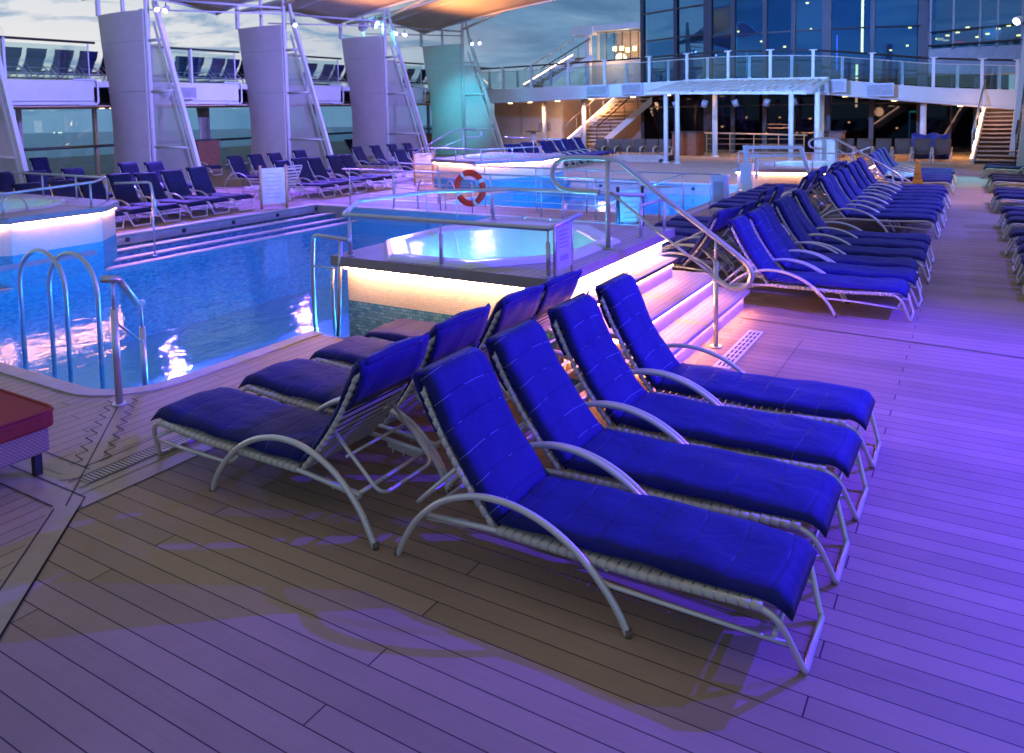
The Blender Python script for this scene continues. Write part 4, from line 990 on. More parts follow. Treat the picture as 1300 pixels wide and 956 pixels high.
# balcony: deck slab, fascia, rail bay by bay
b = MB()
b.box(-26.5, -21.75, 4., 33., 2.86, 3.02)
struct(b.build('balcony_deck', M['white']))
bal = thing('balcony', 'long upper balcony with rounded violet-lit fascia behind the pillars', 'balcony', (-21.75, 13.5, 2.5))
bays = [(6.0, 12.9), (14.3, 17.95), (19.3, 22.9), (24.5, 28.2), (29.7, 34.0)]
for y0, y1 in bays:
    # fascia z from linear slope; rounded ends
    b = MB(); b.bar((-21.72, y0, 2.74), (-21.72, y1, 2.74), .10, .58); b.build('fascia', M['white'], bal, bevel=.03)
    b = MB(); b.tube(rnd_corner([(-21.66, y1-.5, 2.36), (-21.66, y1+.10, 2.36), (-21.66, y1+.10, 3.06), (-21.66, y1-.6, 3.06)], .12, 4), .03, 8)
    b.box(-24.0, -21.7, y0, y1, 2.36, 2.44); b.build('soffit_edge', M['white'], bal)
    b = MB().tube([(-21.7, y0-.2, 4.11), (-21.7, y1+.1, 4.11)], .035, 10); b.build('handrail', M['black'], bal)
    ym = (y0+y1)/2 + (.0 if y1 > 14 else 1.1); MB().bar((-21.70, ym, 3.0), (-21.70, ym, 4.11), .13, .06).build('baluster', M['white'], bal)
    for yy in (y0+.5, y1-.1): MB().tube([(-21.7, yy, 3.02), (-21.7, yy, 4.1)], .02, 8).build('baluster', M['white'], bal)
    MB().box(-21.74, -21.73, y0+.05, y1-.1, 3.06, 4.0).build('glass_pane', M['glass'], bal)
    b = MB().tube([(-21.76, y0+.1, 3.07), (-21.76, y1-.1, 3.07)], .02, 8); b.build('bottom_channel', M['black'], bal)
for y, lab in ((14.9, 'twin loudspeakers'), (25.2, 'twin loudspeakers')):
    t = thing('loudspeaker', 'grey loudspeaker and flood pair hung under the balcony %s pillar' % ('beside the nearest full' if y < 20 else 'beside the third'), 'loudspeaker', (-21.5, y, 2.55))
    MB().box(-21.62, -21.3, y+.35, y+1.15, 2.50, 2.92).build('cabinet', M['white'], t, bevel=.02); MB().box(-21.296, -21.288, y+.42, y+1.08, 2.55, 2.87).build('grille', M['wall_grey'], t)
    MB().bar((-21.5, y-.1, 2.85), (-21.35, y+.2, 2.60), .25, .12).build('flood_head', M['white'], t, bevel=.02)
# outer wall under the balcony: windows to the sea
wl = thing('window_wall', 'side wall of tall tinted windows looking out to sea under the balcony', 'window wall', (-25.5, 18, 0))
b = MB(); b.box(-25.62, -25.5, 2., 36., -.0, .04); b.box(-25.75, -25.5, 2., 36., 2.28, 2.95); b.build('head_and_sill', M['cream'], wl)
b = MB()
for y in (8.0, 10.4, 12.75, 15.15, 17.6, 19.6, 22.4, 25.2, 28.0, 30.8, 33.6): b.box(-25.6, -25.46, y-.05, y+.05, 0, 2.3)
b.build('mullion', M['wall_grey'], wl)
MB().tube([(-25.4, 2., 1.03), (-25.4, 36., 1.03)], .045, 8).build('grab_rail', M['black'], wl)
MB().box(-25.56, -25.55, 2., 36., .05, 2.28).build('pane', M['glass_teal'], wl)
MB().box(-25.5, -21.8, 4., 33., 2.30, 2.34).build('ceiling', M['peach'], wl)
for i, (y, w) in enumerate(((12.15, .5), (17.0, .35), (24.6, .42), (19.2, .5))):
    b = MB(); b.sheet([[(-25.3 + .06*math.sin(k*1.9), y + w*(k/10-.5)*(1 - .55*math.sin(PI*min(1, (2.28-z)/1.6))*.7), z) for k in range(11)] for z in (.05,.6,1.1,1.5,1.9,2.27)])
    tag(b.build('drape', M['curtain'], solid=.02), ['pale drape gathered behind the left edge pillar','pale drape between the first and second pillars','pale tied drape behind the third pillar','narrow pale drape by the second pillar'][i], 'drape')
for i, (x, y, w, h) in enumerate(((-23.6, 17.9, .9, 1.1), (-23.0, 29.3, 2.6, .85))):
    t = thing('cabinet', ['red-brown wooden cabinet seen past the nearest full pillar', 'long brown wooden counter behind the farthest pillar'][i], 'cabinet', (x, y, 0))
    MB().box(x-.3, x+.3, y-w/2, y+w/2, 0, h).build('body', M['wood'], t, bevel=.01); MB().box(x-.33, x+.33, y-w/2-.03, y+w/2+.03, h, h+.04).build('top', M['dark'], t)
ex = thing('exit_sign', 'small lit white sign hanging behind the nearest full pillar', 'sign', (-22.6, 14.5, 1.8)); MB().box(-22.62,-22.6,14.72,14.98,1.50,1.92).build('face', emit('sign_glow', (1,.9,.7), 2.2), ex); MB().box(-22.598,-22.594,14.82,14.88,1.66,1.76).build('pictogram', M['ink'], ex)
for i, (x, y) in enumerate(((-23.5, 14.2), (-23.5, 14.9), (-23.2, 14.35))):
    t = thing('downlight', 'warm downlight glowing behind the nearest pillar screen, %s of three' % ORD[i], 'downlight', (x, y, 2.29)); MB().cyl((x, y, 2.27), .10, .025, 16).build('trim', M['white'], t); MB().cyl((x, y, 2.262), .075, .008, 16).build('lens', M['lamp_warm'], t)
light('AREA', 'ceiling_glow', (-23.8, 14.6, 2.2), 25, (1, .7, .4), target=(-23.8, 14.6, 0), size=.5)

# tan fabric canopies above the port side
def canopy(y0, y1, x0, x1, z, label):
    t = thing('canopy', label, 'canopy', ((x0+x1)/2, (y0+y1)/2, z), 'tan fabric canopies')
    n = 12; G = []
    for i in range(n+1):
        u = i/n; rowp = []
        for j in range(n+1):
            v = j/n; sag = .55*math.sin(PI*v); 
            rowp.append((x0 + (x1-x0)*u, y0 + (y1-y0)*v + .35*math.sin(PI*u)*(1 if v < .5 else -1)*(abs(v-.5)*2)**2, z + 1.15*u - .15*u*u + sag*(.5+.5*u) ))
        G.append(rowp)
    MB().sheet(G).build('membrane', M['canopy'], t, solid=.02)
    b = MB(); b.tube([G[i][0] for i in range(n+1)], .06, 8); b.tube([G[i][n] for i in range(n+1)], .06, 8); b.tube([G[0][j] for j in range(n+1)], .05, 8); b.tube([G[n][j] for j in range(n+1)], .05, 8); b.tube([G[i][n//2] for i in range(n+1)], .04, 8)
    b.build('frame', M['white'], t)
canopy(13.6, 18.4, -23.2, -15.5, 5.55, 'nearest tan fabric canopy bay at the top of the frame')
canopy(18.6, 23.5, -22.4, -14.8, 5.55, 'middle tan fabric canopy bay glowing orange underneath')
canopy(23.7, 28.8, -22.0, -14.4, 5.55, 'farthest tan fabric canopy bay, brightest orange underneath')
b = MB()
for y in (18.5, 23.6, 28.9):
    b.tube([(-19.9, y, 5.6), (-15.2, y-.2, 6.9)], .06, 8); b.tube([(-22.3, y-2.4, 5.7), (-20.0, y, 5.5)], .04, 8); b.tube([(-19.9, y, 5.3), (-22.4, y-3.6, 5.3)], .025, 6)
tag(b.build('canopy_truss', M['white']), 'white tubular trusses carrying the tan canopies', 'truss')
for (x, y, e, c) in ((-18.6, 21.3, 900, (1., .40, .14)), (-17.8, 26.4, 800, (1., .40, .14)), (-19., 16.3, 420, (1., .55, .38)), (-15.8, 19.8, 700, (1., .6, .42)), (-15.5, 24.8, 800, (1., .6, .42))):
    light('SPOT', 'canopy_uplight', (x-.6, y, 4.5), e, c, target=(x+.3, y, 6.8), size=.1, angle=140, blend=.9)

# ------------------------------------------------------------------ starboard legs at the right edge
for y, x0, l in ((28.9, .84, 'pale cyan raking leg at the right edge beside the far stairs'), (23.6, .86, 'violet raking leg at the extreme right edge')):
    t = thing('raking_post', l, 'pillar leg', (x0, y, 0))
    MB().bar((x0, y, 0), (x0+.36, y, 4.6), .16, .22).bar((x0+.30, y, 0), (x0+.60, y, 4.6), .10, .12).build('leg', M['white'], t)
    MB().cyl((x0+.1, y, 0), .2, .02).build('base_plate', M['white'], t)
flood((.86, 27.9, 4.32), (-5, 22, 0), 'lamp_violet', 'bright round violet flood lamp high at the right edge', 1600, VB, 80, r=.13)

# ------------------------------------------------------------------ rear: curved bridge deck with glass balustrade
bp = [(-24.5, 33.0, 2.42, 3.02), (-19.86, 31.0, 2.34, 2.94), (-16.3, 30.2, 2.38, 2.93), (-13.0, 29.4, 2.44, 2.92), (-10.2, 28.9, 2.50, 2.95), (-7.8, 28.7, 2.48, 2.96), (-5.1, 28.9, 2.38, 2.86), (-3.3, 29.6, 2.18, 2.68), (-1.42, 30.2, 1.97, 2.46), (.96, 30.8, 1.70, 2.30), (1.6, 31.0, 1.62, 2.2)]
def dens(pts, k=4):
    out = []
    for i in range(len(pts)-1):
        p0 = pts[max(i-1, 0)]; p1 = pts[i]; p2 = pts[i+1]; p3 = pts[min(i+2, len(pts)-1)]
        for j in range(k):
            t = j/k; out.append(tuple(.5*((2*b) + (-a+c)*t + (2*a-5*b+4*c-d)*t*t + (-a+3*b-3*c+d)*t**3) for a, b, c, d in zip(p0, p1, p2, p3)))
    out.append(pts[-1]); return out
BP = dens(bp, 4)
br = thing('bridge', 'curved upper walkway with white fascia and glass balustrade across the rear', 'bridge', (-7.8, 28.7, 2.48))
b = MB(); b.walls([p[:2] for p in BP], [p[2]+.02 for p in BP], [p[3] for p in BP], .12); b.build('fascia', M['white'], br)
b = MB(); G = [[(p[0], p[1]+.1, p[2]), (p[0], p[1]+3.4, p[2]+.0)] for p in BP]; b.sheet(G); b.build('soffit', M['peach'], br, solid=.03)
b = MB(); G = [[(p[0], p[1]+.1, p[3]-.03), (p[0], p[1]+3.4, p[3]-.03)] for p in BP]; b.sheet(G); b.build('walkway', M['deck_plain'], br)
b = MB(); b.tube([(p[0], p[1]-.02, p[2]-.02) for p in BP], .05, 8); b.build('lower_lip', M['white'], br)
b = MB(); b.tube([(p[0], p[1]+.05, p[3]+.98) for p in BP], .035, 8); b.build('handrail', M['black'], br)
b = MB(); b.tube([(p[0], p[1]+.05, p[3]+.80) for p in BP], .014, 6); b.build('glass_cap', M['white'], br)
b = MB(); b.walls([(p[0], p[1]+.05) for p in BP], [p[3]+.04 for p in BP], [p[3]+.80 for p in BP], .012); b.build('glass_pane', M['glass'], br)
b = MB(); b2 = MB()
def at_x(x):
    for a, c in zip(BP, BP[1:]):
        if a[0] <= x <= c[0]:
            t = (x-a[0])/(c[0]-a[0]); return tuple(a[k]+(c[k]-a[k])*t for k in range(4))
    return BP[-1]
tall_x = [-23., -21., -19.0, -17.3, -15.2, -13.3, -11.2, -9.6, -8.0, -6.5, -5.08, -3.28, -1.42, -.0, 1.0]
for i, x in enumerate(tall_x):
    p = at_x(x); MB().box(p[0]-.05, p[0]+.05, p[1]+.0, p[1]+.08, p[3]-.02, p[3]+.985).box(p[0]-.13, p[0]+.13, p[1]-.02, p[1]+.1, p[3]+.985, p[3]+1.02).build('tall_post', M['white'], br)
    if i+1 < len(tall_x):
        q = at_x((x+tall_x[i+1])/2); MB().box(q[0]-.05, q[0]+.05, q[1]+.08, q[1]+.12, q[3], q[3]+.80).build('short_post', M['white'], br)
b.bm.free(); b2.bm.free()
for i, (x, w) in enumerate(((-13.6, 1.0), (-11.9, .9), (-4.45, .95), (-3.0, .9))):
    p = at_x(x); t = thing('loudspeaker', 'grey boxy panel loudspeaker on the walkway fascia, %s from the left' % ORD[i], 'loudspeaker', (x, p[1]-.1, p[2]), 'loudspeakers on the walkway fascia')
    MB().box(x-w/2, x+w/2, p[1]-.22, p[1]-.03, p[2]+.02, p[3]+.0).build('cabinet', M['sign'], t, bevel=.03); MB().box(x-w/2+.06, x+w/2-.06, p[1]-.226, p[1]-.221, p[2]+.08, p[3]-.06).build('grille', M['wall_grey'], t)
# downlights in the soffit
for i, x in enumerate((-18.9, -17.7, -16.1, -14.24, -12.15, -10.57, -8.74, -7.33, -6.08, -4.11, -2.6, -.6)):
    p = at_x(x); t = thing('downlight', '%s warm downlight from the left under the curved walkway' % ORD[i], 'downlight', (x, p[1]+.5, p[2]-.02), 'downlights under the curved walkway')
    MB().cyl((x, p[1]+.5, p[2]-.055), .13, .03, 16).build('trim', M['white'], t); MB().cyl((x, p[1]+.5, p[2]-.085), .10, .03, 16).build('lens', M['lamp_warm'], t)
for x in (-17.5, -14.5, -10.5, -7, -3.5, -.6):
    p = at_x(x); light('SPOT', 'soffit_light', (x, p[1]+.6, p[2]-.15), 230, (1, .5, .2), target=(x, p[1]+1.1, 0), size=.12, angle=140, blend=.8)
# columns under the walkway
for x, y, h, lab in ((-20.2, 31.4, 2.4, 'thin white column left of the side cabin wall'), (-17.3, 31.6, 2.4, 'white column in front of the peach wall'), (-14.95, 30.9, 2.42, 'violet white column in front of the lit stairs'), (-8.75, 29.6, 2.5, 'peach lit column between the stage posts'), (-4.95, 29.9, 2.4, 'pink lit column right of the stage canopy'), (-1.72, 30.6, 2.02, 'pink lit column near the far right stairs')):
    t = thing('column', lab, 'column', (x, y, 0)); MB().tube([(x,y,0),(x,y,h)], .10, 14).build('shaft', M['white'], t); MB().cyl((x,y,0), .15, .05).build('base', M['white'], t); MB().cyl((x,y,h-.07), .2, .06).build('capital', M['dark'], t)
# stage canopy: slatted white roof on four posts
t = thing('stage_canopy', 'white slatted canopy on cyan-lit posts over the stage', 'canopy', (-7.5, 26, 0))
b = MB(); b.bar((-10.15, 26.0, 2.47), (-4.80, 26.0, 2.33), .08, .09); b.bar((-10.15, 26., 2.47), (-9.6, 28.6, 2.92), .10, .10); b.bar((-4.8, 26., 2.33), (-4.55, 28.7, 2.80), .10, .10); b.bar((-9.6, 28.6, 2.93), (-4.55, 28.7, 2.84), .10, .10); b.build('roof_beam', M['white'], t)
b = MB()
for i in range(22):
    f = i/21; x0, x1 = -10.1 + 5.3*f, -9.55 + 4.98*f; b.bar((x0, 26.1, 2.53 - .14*f), (x1, 28.6, 2.93 - .10*f), .14 if i % 3 else .05, .03)
b.build('roof_slat', M['white'], t)
for x, y, z in ((-9.45, 26.1, 2.45), (-8.98, 25.95, 2.45), (-5.22, 26.0, 2.36), (-4.45, 26.1, 2.34)): MB().tube([(x,y,0),(x,y,z)], .075, 14).cyl((x,y,0), .13, .03).build('post', M['white'], t)
for i, x in enumerate((-9.3, -8.2, -7.2, -6.1, -5.3)):
    f = thing('stage_lamp', '%s dark stage lamp from the left hanging under the white canopy' % ORD[i], 'stage lamp', (x, 26.6, 2.25), 'stage lamps under the white canopy')
    MB().cyl((x, 26.6, 2.15), .10, .22, 12, (.3*(-1)**i, .2, -.9)).build('housing', M['wall_grey'], f); MB().tube([(x, 26.6, 2.2), (x, 26.6, 2.42)], .015, 6).build('hanger', M['dark'], f)
tag(MB().box(-11.6, -9.6, 26.6, 27.4, 0, .22).box(-11.0, -9.75, 26.2, 26.6, 0, .12).build('stage_step', M['teak_x'], bevel=.01), 'low pale two-tread step block left of the stage posts', 'step')
for x, w, l in ((-10.0, 1.15, 'brown wooden counter left under the stage canopy'), (-4.7, .95, 'brown wooden counter right behind the stage canopy')):
    t = thing('counter', l, 'counter', (x, 30.2, 0)); MB().box(x-w/2, x+w/2, 29.9, 30.5, 0, .92).build('front', M['wood'], t, bevel=.01); MB().box(x-w/2-.04, x+w/2+.04, 29.86, 30.54, .92, .97).build('top', M['dark'], t)
rail('railing', 'thin railing with warm wooden top along the back of the stage', 'railing', None, [[(-9.2, 29.7, .93), (-5.4, 29.7, .84)]], [(x, 29.7, 0, .9) for x in (-9.1, -8.2, -7.3, -6.4, -5.5)], r=.03, mids=[[(-9.1,29.7,zz),(-5.5,29.7,zz)] for zz in (.25,.5,.7)], sleeve=False, mat='armwood')
tag(MB().box(-11.5, -3.5, 28.4, 31.5, .001, .012).build('warm_floor_strip', M['deck_border']), None, None, kind='structure')
t = thing('lectern', 'pale boxy stand beside the looped handrail near the stage', 'stand', (-4.1, 27.0, 0)); MB().box(-4.5,-4.0,26.8,27.2,0,.78).build('body', M['sign'], t, bevel=.02); MB().box(-4.54,-3.96,26.76,27.24,.78,.82).build('top', M['white'], t)
tp = MB(); tp.sheet([[(-2.05 + 1.15*i/8, 30.3 + .12*math.sin(i*2.2), z + (.05*math.sin(i*1.7) if z > .5 else 0)) for i in range(9)] for z in (0, .3, .6, .85)]); tp.sheet([[(-2.05 + 1.15*i/8, 30.3 + .12*math.sin(i*2.2) + k, .85 + .05*math.sin(i*1.7)) for i in range(9)] for k in (0, .4)])
tag(tp.build('tarpaulin', M['blue_cloth'], solid=.02), 'deep blue tarpaulin draped over stacked things before the dark glass', 'tarpaulin')

# glass tower
tw = thing('glass_tower', 'tall dark blue glass tower front rising behind the curved walkway', 'building', (-7, 33, 0))
plan = [(-13.55, 34.4), (-11.6, 33.4), (-9.95, 32.7), (-8.8, 32.4), (-7.5, 32.3), (-6.4, 32.3), (-5.2, 32.5), (-3.62, 32.9), (-1.95, 33.7)]
TZ = 9.
for a, c, i in zip(plan, plan[1:], range(20)):
    mt = 'glass_dark' if True else 'glass_low'
    b = MB(); b.walls([a, c], 2.9, TZ, .03); b.build('upper_pane', M['glass_dark'], tw)
    b = MB(); b.walls([a, c], 0.05, 2.9, .03); b.build('lower_pane', M['glass_low'], tw)
b = MB(); thick = {2, 6, 8}
for i, (x, y) in enumerate(plan): MB().box(x-(.17 if i in thick else .08), x+(.17 if i in thick else .08), y-.12, y+.12, 0, TZ).build('mullion', M['dark'], tw)
for a, c, i in zip(plan, plan[1:], range(20)):
    for z in ((5.0, 6.25, 4.1, 1.95) if i < 2 else (4.85, 7.0, 3.0, 1.95)): MB().bar((a[0], a[1]-.05, z), (c[0], c[1]-.05, z), .06, .06).build('transom', M['dark'], tw)
b = MB(); b.box(-15.5, 1.0, 40., 40.2, 0, TZ); b.box(-15., 0, 34.6, 40, 2.85, 3.0); b.box(-15.5, 1.0, 32.4+2.2, 40.2, TZ, TZ+.2); b.build('interior', M['inside'], tw)
b = MB(); b.walls([(-1.95, 33.7), (-.2, 33.9)], .05, 2.9, .03); b.build('lower_pane', M['glass_low'], tw)
MB().box(-1.0,-.95,33.8,33.86,0,2.95).box(-.25,-.1,33.8,33.95,0,2.95).build('mullion', M['dark'], tw)
M['lamp_inside'] = emit('orange_interior_lamp', (1, .42, .08), 30)
lamps = [(-9.9,34.6,1.0),(-8.83,34.6,1.4),(-7.41,34.6,1.38),(-6.17,34.6,1.32),(-4.65,34.6,1.15),(-2.89,34.8,.9),(-7.27,34.8,4.4),(-6.24,35,5.1),(-9.3,35,5.2),(-8.1,35,5.4),(-8.3,35,4.7),(-7.0,35,5.9),(-6.4,35,6.2),(-2.6,35.2,4.2),(-3.2,35.2,4.05),(-2.5,35,4.9)]
for i, (x, y, z) in enumerate(lamps):
    w = .045 if i % 3 else .06
    ob = MB().cyl((x, y, z), w, .06, 12).build('interior_lamp', M['lamp_inside'], tw)
b = MB(); b.box(-4.12, -4.04, 33.6, 33.68, 3.9, 6.6); b.box(-4.30, -4.22, 33.6, 33.68, 1.8, 3.5); b.build('lit_column', emit('warm_tube', (1, .52, .16), 22), tw)
b = MB(); b.box(-5.02, -4.98, 33.6, 33.64, 3.3, 4.7); b.build('violet_tube', emit('violet_tube', (.25, .2, 1), 5), tw)
b = MB(); b.box(-9.0, -8.94, 33.4, 33.46, 3.2, 5.4); b.box(-8.55, -8.50, 33.4, 33.46, 3.2, 4.2); b.box(-9.8, -9.76, 33.4, 33.44, .9, 1.7); b.box(-2.42, -2.38, 34.2, 34.24, .2, 1.6); b.build('cyan_tube', emit('cyan_tube', (.1, .8, .9), 1.3), tw)
b = MB(); b.box(-5.75, -5.35, 33.4, 33.45, 1.9, 2.3); b.box(-5.60, -5.30, 33.4, 33.45, .85, 1.3); b.build('orange_picture', emit('orange_glow', (1, .32, .03), 1.6), tw)
b = MB(); b.box(-2.4, -2.1, 34.0, 34.05, 1.55, 1.63); b.build('exit_light', M['green_sign'], tw)
light('AREA', 'tower_glow', (-6, 35.2, 6.5), 500, (.06, .36, 1), target=(-6, 40, 4.5), size=3); light('AREA', 'lounge_glow', (-5, 36., 2.6), 14, (1, .5, .3), target=(-5, 37.5, 0), size=1)
b = MB(); b.walls([(-13.4, 34.9), (-11.5, 33.9), (-9.9, 33.25)], 3.0, TZ, .02); b.build('sky_reflection_sheet', plain('sky_reflection_blue', (.30, .45, .55), .8, var=.25, scale=.8), tw)  # added pale sheet, standing in for bright sky reflected in these bays
light('AREA', 'tower_glow', (-12.2, 33.75, 8.5), 130, (.35, .75, 1), target=(-11.9, 34.4, 3), size=1.2)  # added lamp that lights the pale sheet
# lit wing right of the tower
wg = thing('side_building', 'pale upper deck wing with warm lit windows right of the glass tower', 'building', (0, 33.5, 3))
b = MB(); b.box(-1.75, 6, 33.6, 33.8, 2.95, 3.45); b.box(-1.75, 6, 33.5, 33.62, 3.45, 3.95); b.box(-1.75, 6, 34.6, 34.7, 4.95, 5.15); b.build('wall', M['wall_grey'], wg)
b = MB()
for x in (-1.7, -.95, -.1, .45, 1.2, 2.2): b.box(x-.03, x+.03, 33.5, 33.6, 3.9, 7.5)
b.build('frame', M['wall_grey'], wg)
MB().box(-1.75, 3, 33.64, 33.66, 3.95, 7.5).build('pane', M['glass_dark'], wg)
b = MB(); b.tube([(-1.75,33.3,4.05),(3,33.3,4.15)], .03, 8); b.tube([(-1.7,33.3,4.55),(3,33.3,4.78)], .025, 8); b.build('handrail', M['black'], wg)
MB().box(-1.7, 4, 37.5, 37.6, 3.0, 8).build('back_wall', M['peach'], wg)
for i in range(10): MB().cyl((-1.5+.33*i, 34.3 + .3*(i % 3), 4.35+.12*(i % 4)), .07, .05, 10).build('lamp', M['lamp_inside'], wg)
b = MB()
for i in range(7): b.box(-1.6+.42*i, -1.3+.42*i, 34.0, 34.3, 3.7, 4.1)
b.build('furniture', M['dark'], wg)
MB().cyl((-1.2, 34.1, 4.25), .10, .06, 12).cyl((-1.4, 34.1, 4.3), .12, .08, 12).build('warm_globe', emit('warm_globe', (1, .5, .2), 5), wg)
MB().box(-.95,-.6,34.05,34.1,4.18,4.23).build('red_tube', emit('red_tube', (1, .05, .05), 4), wg)
light('POINT', 'wing_glow', (.3, 35.5, 4.6), 90, (1, .6, .35), size=.3)

# cabin and stairs at the rear left
def stairs(name, label, base, top, width, n, rail_left=True, led='led_low', tread='cream'):
    t = thing(name, label, 'stairs', base)
    (x0, y0, z0), (x1, y1, z1) = base, top
    b = MB(); bb = MB()
    for i in range(n):
        f = (i+.5)/n; x = x0 + (x1-x0)*f; y = y0 + (y1-y0)*f; z = z0 + (z1-z0)*(i+1)/n
        b.box(x, x+width, y-.04, y+.24, z-.04, z); bb.box(x, x+width, y+.235, y+.25, z-(z1-z0)/n, z-.04)
    b.build('tread', M[tread], t); bb.build('riser', M['wood'] if tread != 'cream' else M['peach'], t)
    b = MB(); b.bar((x0-.03, y0, z0+.05), (x1-.03, y1, z1), .05, .26).bar((x0+width+.03, y0, z0+.05), (x1+width+.03, y1, z1), .05, .26); b.build('stringer', M['white'], t)
    b = MB(); b.bar((x0-.08, y0-.04, z0+.18), (x1-.08, y1-.04, z1+.16), .035, .035); b.build('led_strip', M[led], t)
    for s in (0, 1):
        X = x0 + s*(width) - .06; b = MB(); b.tube([(X, y0, z0+.95), (X+(x1-x0), y1, z1+.95)], .03, 8)
        for k in range(5):
            f = k/4; b.tube([(X+(x1-x0)*f, y0+(y1-y0)*f, z0+(z1-z0)*f), (X+(x1-x0)*f, y0+(y1-y0)*f, z0+(z1-z0)*f+.95)], .015, 6)
        b.build('handrail', M['dark'] if s else M['steel'], t)
    return t
stairs('staircase', 'warmly lit staircase with glowing edge rising under the walkway at rear left', (-16.9, 32.8, .15), (-14.75, 34.2, 2.35), 1.75, 13, led='led_stair')
stairs('staircase', 'broad warm lit staircase at the far right beside the cyan leg', (-.16, 28.2, 0), (.16, 30.9, 1.72), 1.15, 13, led='led_stair', tread='deck_border')
cb = thing('cabin_wall', 'cream and peach painted cabin walls behind the rear left stairs', 'building', (-19, 34, 0))
b = MB(); b.box(-21.5, -17.6, 33.9, 34.1, 0, 2.6); b.build('cream_wall', M['cream'], cb)
b = MB(); b.box(-17.6, -13.4, 36.4, 36.6, 0, 2.6); b.box(-17.65, -17.6, 34.1, 36.5, 0, 2.6); b.build('peach_wall', M['peach'], cb)
b = MB(); b.box(-19.9, -19.86, 33.86, 33.9, .1, 2.1); b.box(-18.9, -18.2, 33.84, 33.9, .9, 1.3); b.build('wall_box', M['wall_grey'], cb)
light('POINT', 'stair_glow', (-15.2, 33.4, 2.0), 55, (1, .5, .22), size=.2); light('POINT', 'stair_glow', (-17.2, 33.0, 1.7), 25, (1, .6, .35), size=.2); light('POINT', 'stair_glow', (.5, 29.2, 1.55), 30, (1, .5, .22), size=.2)
# upper deck house rear left, with crane-like white beam and lit windows
uc = thing('deck_house', 'small warm lit deck house with white beam left of the glass tower', 'building', (-16.5, 38, 4))
b = MB(); b.box(-18.0, -15.0, 38., 38.3, 3.2, 4.5); b.box(-17.5, -15., 38.05, 38.15, 5.9, 6.1); b.box(-17.55, -17.45, 38., 38.1, 4.4, 6.1); b.build('wall', M['cream'], uc)
MB().box(-17.5, -15., 38.08, 38.1, 4.5, 5.9).build('pane', M['glass'], uc); MB().box(-17.5, -14.5, 40.5, 40.6, 4, 6.2).build('back_wall', M['peach'], uc)
b = MB()
for i in range(6): b.box(-17.5+.45*i, -17.46+.45*i, 38.03, 38.06, 4.5, 5.95)
b.build('frame', M['dark'], uc)
for x, z in ((-17.1, 5.15), (-16.7, 5.15), (-16.35, 5.05), (-15.95, 5.1), (-15.5, 5.0)): MB().tube([(x, 39.3, z-.11), (x, 39.3, z+.11)], .10, 12).build('lamp', M['lamp_warm'], uc)
light('POINT', 'cabin_glow', (-16.4, 39.2, 5.3), 120, (1, .55, .25), size=.3); light('POINT', 'cabin_glow', (-16.6, 37.2, 4.6), 60, (1, .62, .35), size=.3)
b = MB(); b.box(-18.5, -17.3, 36.9, 37.5, 5.75, 6.25); b.build('beam_head', M['white'], uc, bevel=.03)
MB().bar((-18.5, 37.2, 6.05), (-14.6, 37.3, 6.1), .35, .3).build('beam', M['white'], uc); MB().box(-17.85, -17.55, 37.05, 37.35, 3, 5.8).build('beam_post', M['white'], uc)
stairs('staircase', 'upper staircase with glowing strip seen through the rear left balustrade', (-20.6, 35.6, 3.1), (-18.2, 36.6, 4.6), 1.0, 9, led='led_stair')
# small lounger and table silhouettes, rear left
t = thing('high_table', 'small dark round high table before the peach wall', 'table', (-17.9, 31.6, 0)); MB().cyl((-17.9,31.6,.92), .35, .05, 20).build('table_top', M['dark'], t); MB().tube([(-17.9,31.6,0),(-17.9,31.6,.92)], .12, 12).build('pedestal', M['white'], t)

# ------------------------------------------------------------------ sea and far shore
b = MB(); n = 48
ring1 = [b.bm.verts.new((1750*math.cos(2*PI*i/n), 1250*math.sin(2*PI*i/n), -24.)) for i in range(n)]
b.bm.faces.new(ring1)
def sea_mat():
    m, nt, out = new_mat('sea_water')
    bs = nd(nt, 'ShaderNodeBsdfPrincipled'); ln(nt, bs.outputs[0], out.inputs[0]); bs.inputs['Base Color'].default_value = (.08, .20, .28, 1); bs.inputs['Roughness'].default_value = .25
    g = nd(nt, 'ShaderNodeNewGeometry'); n1 = nd(nt, 'ShaderNodeTexNoise', Scale=.12, Detail=8., Roughness=.7); ln(nt, g.outputs['Position'], n1.inputs['Vector'])
    bp_ = nd(nt, 'ShaderNodeBump', Strength=1., Distance=1.5); ln(nt, n1.outputs[0], bp_.inputs['Height']); ln(nt, bp_.outputs[0], bs.inputs['Normal'])
    return m
struct(b.build('sea', sea_mat()))
# ship side, so the deck does not float
hull = MB(); hull.box(-26.5, 4, -6, 60, -12, -1.5); struct(hull.build('lower_deck', M['white']))
b = MB(); rs = random.Random(9)
for i in range(26):
    th = PI - R(rs.uniform(21, 37)); d = 1180; r = rs.uniform(.5, 1.3); x, y = d*math.cos(th)*1.3, d*math.sin(th); b.box(x-r, x+r, y-r, y+r, -22, -22+2*r)
tag(b.build('shore_lights', emit('shore_lamp', (1, .75, .45), 6)), 'tiny lights of a far shore on the sea horizon', 'shore lights', kind='stuff')

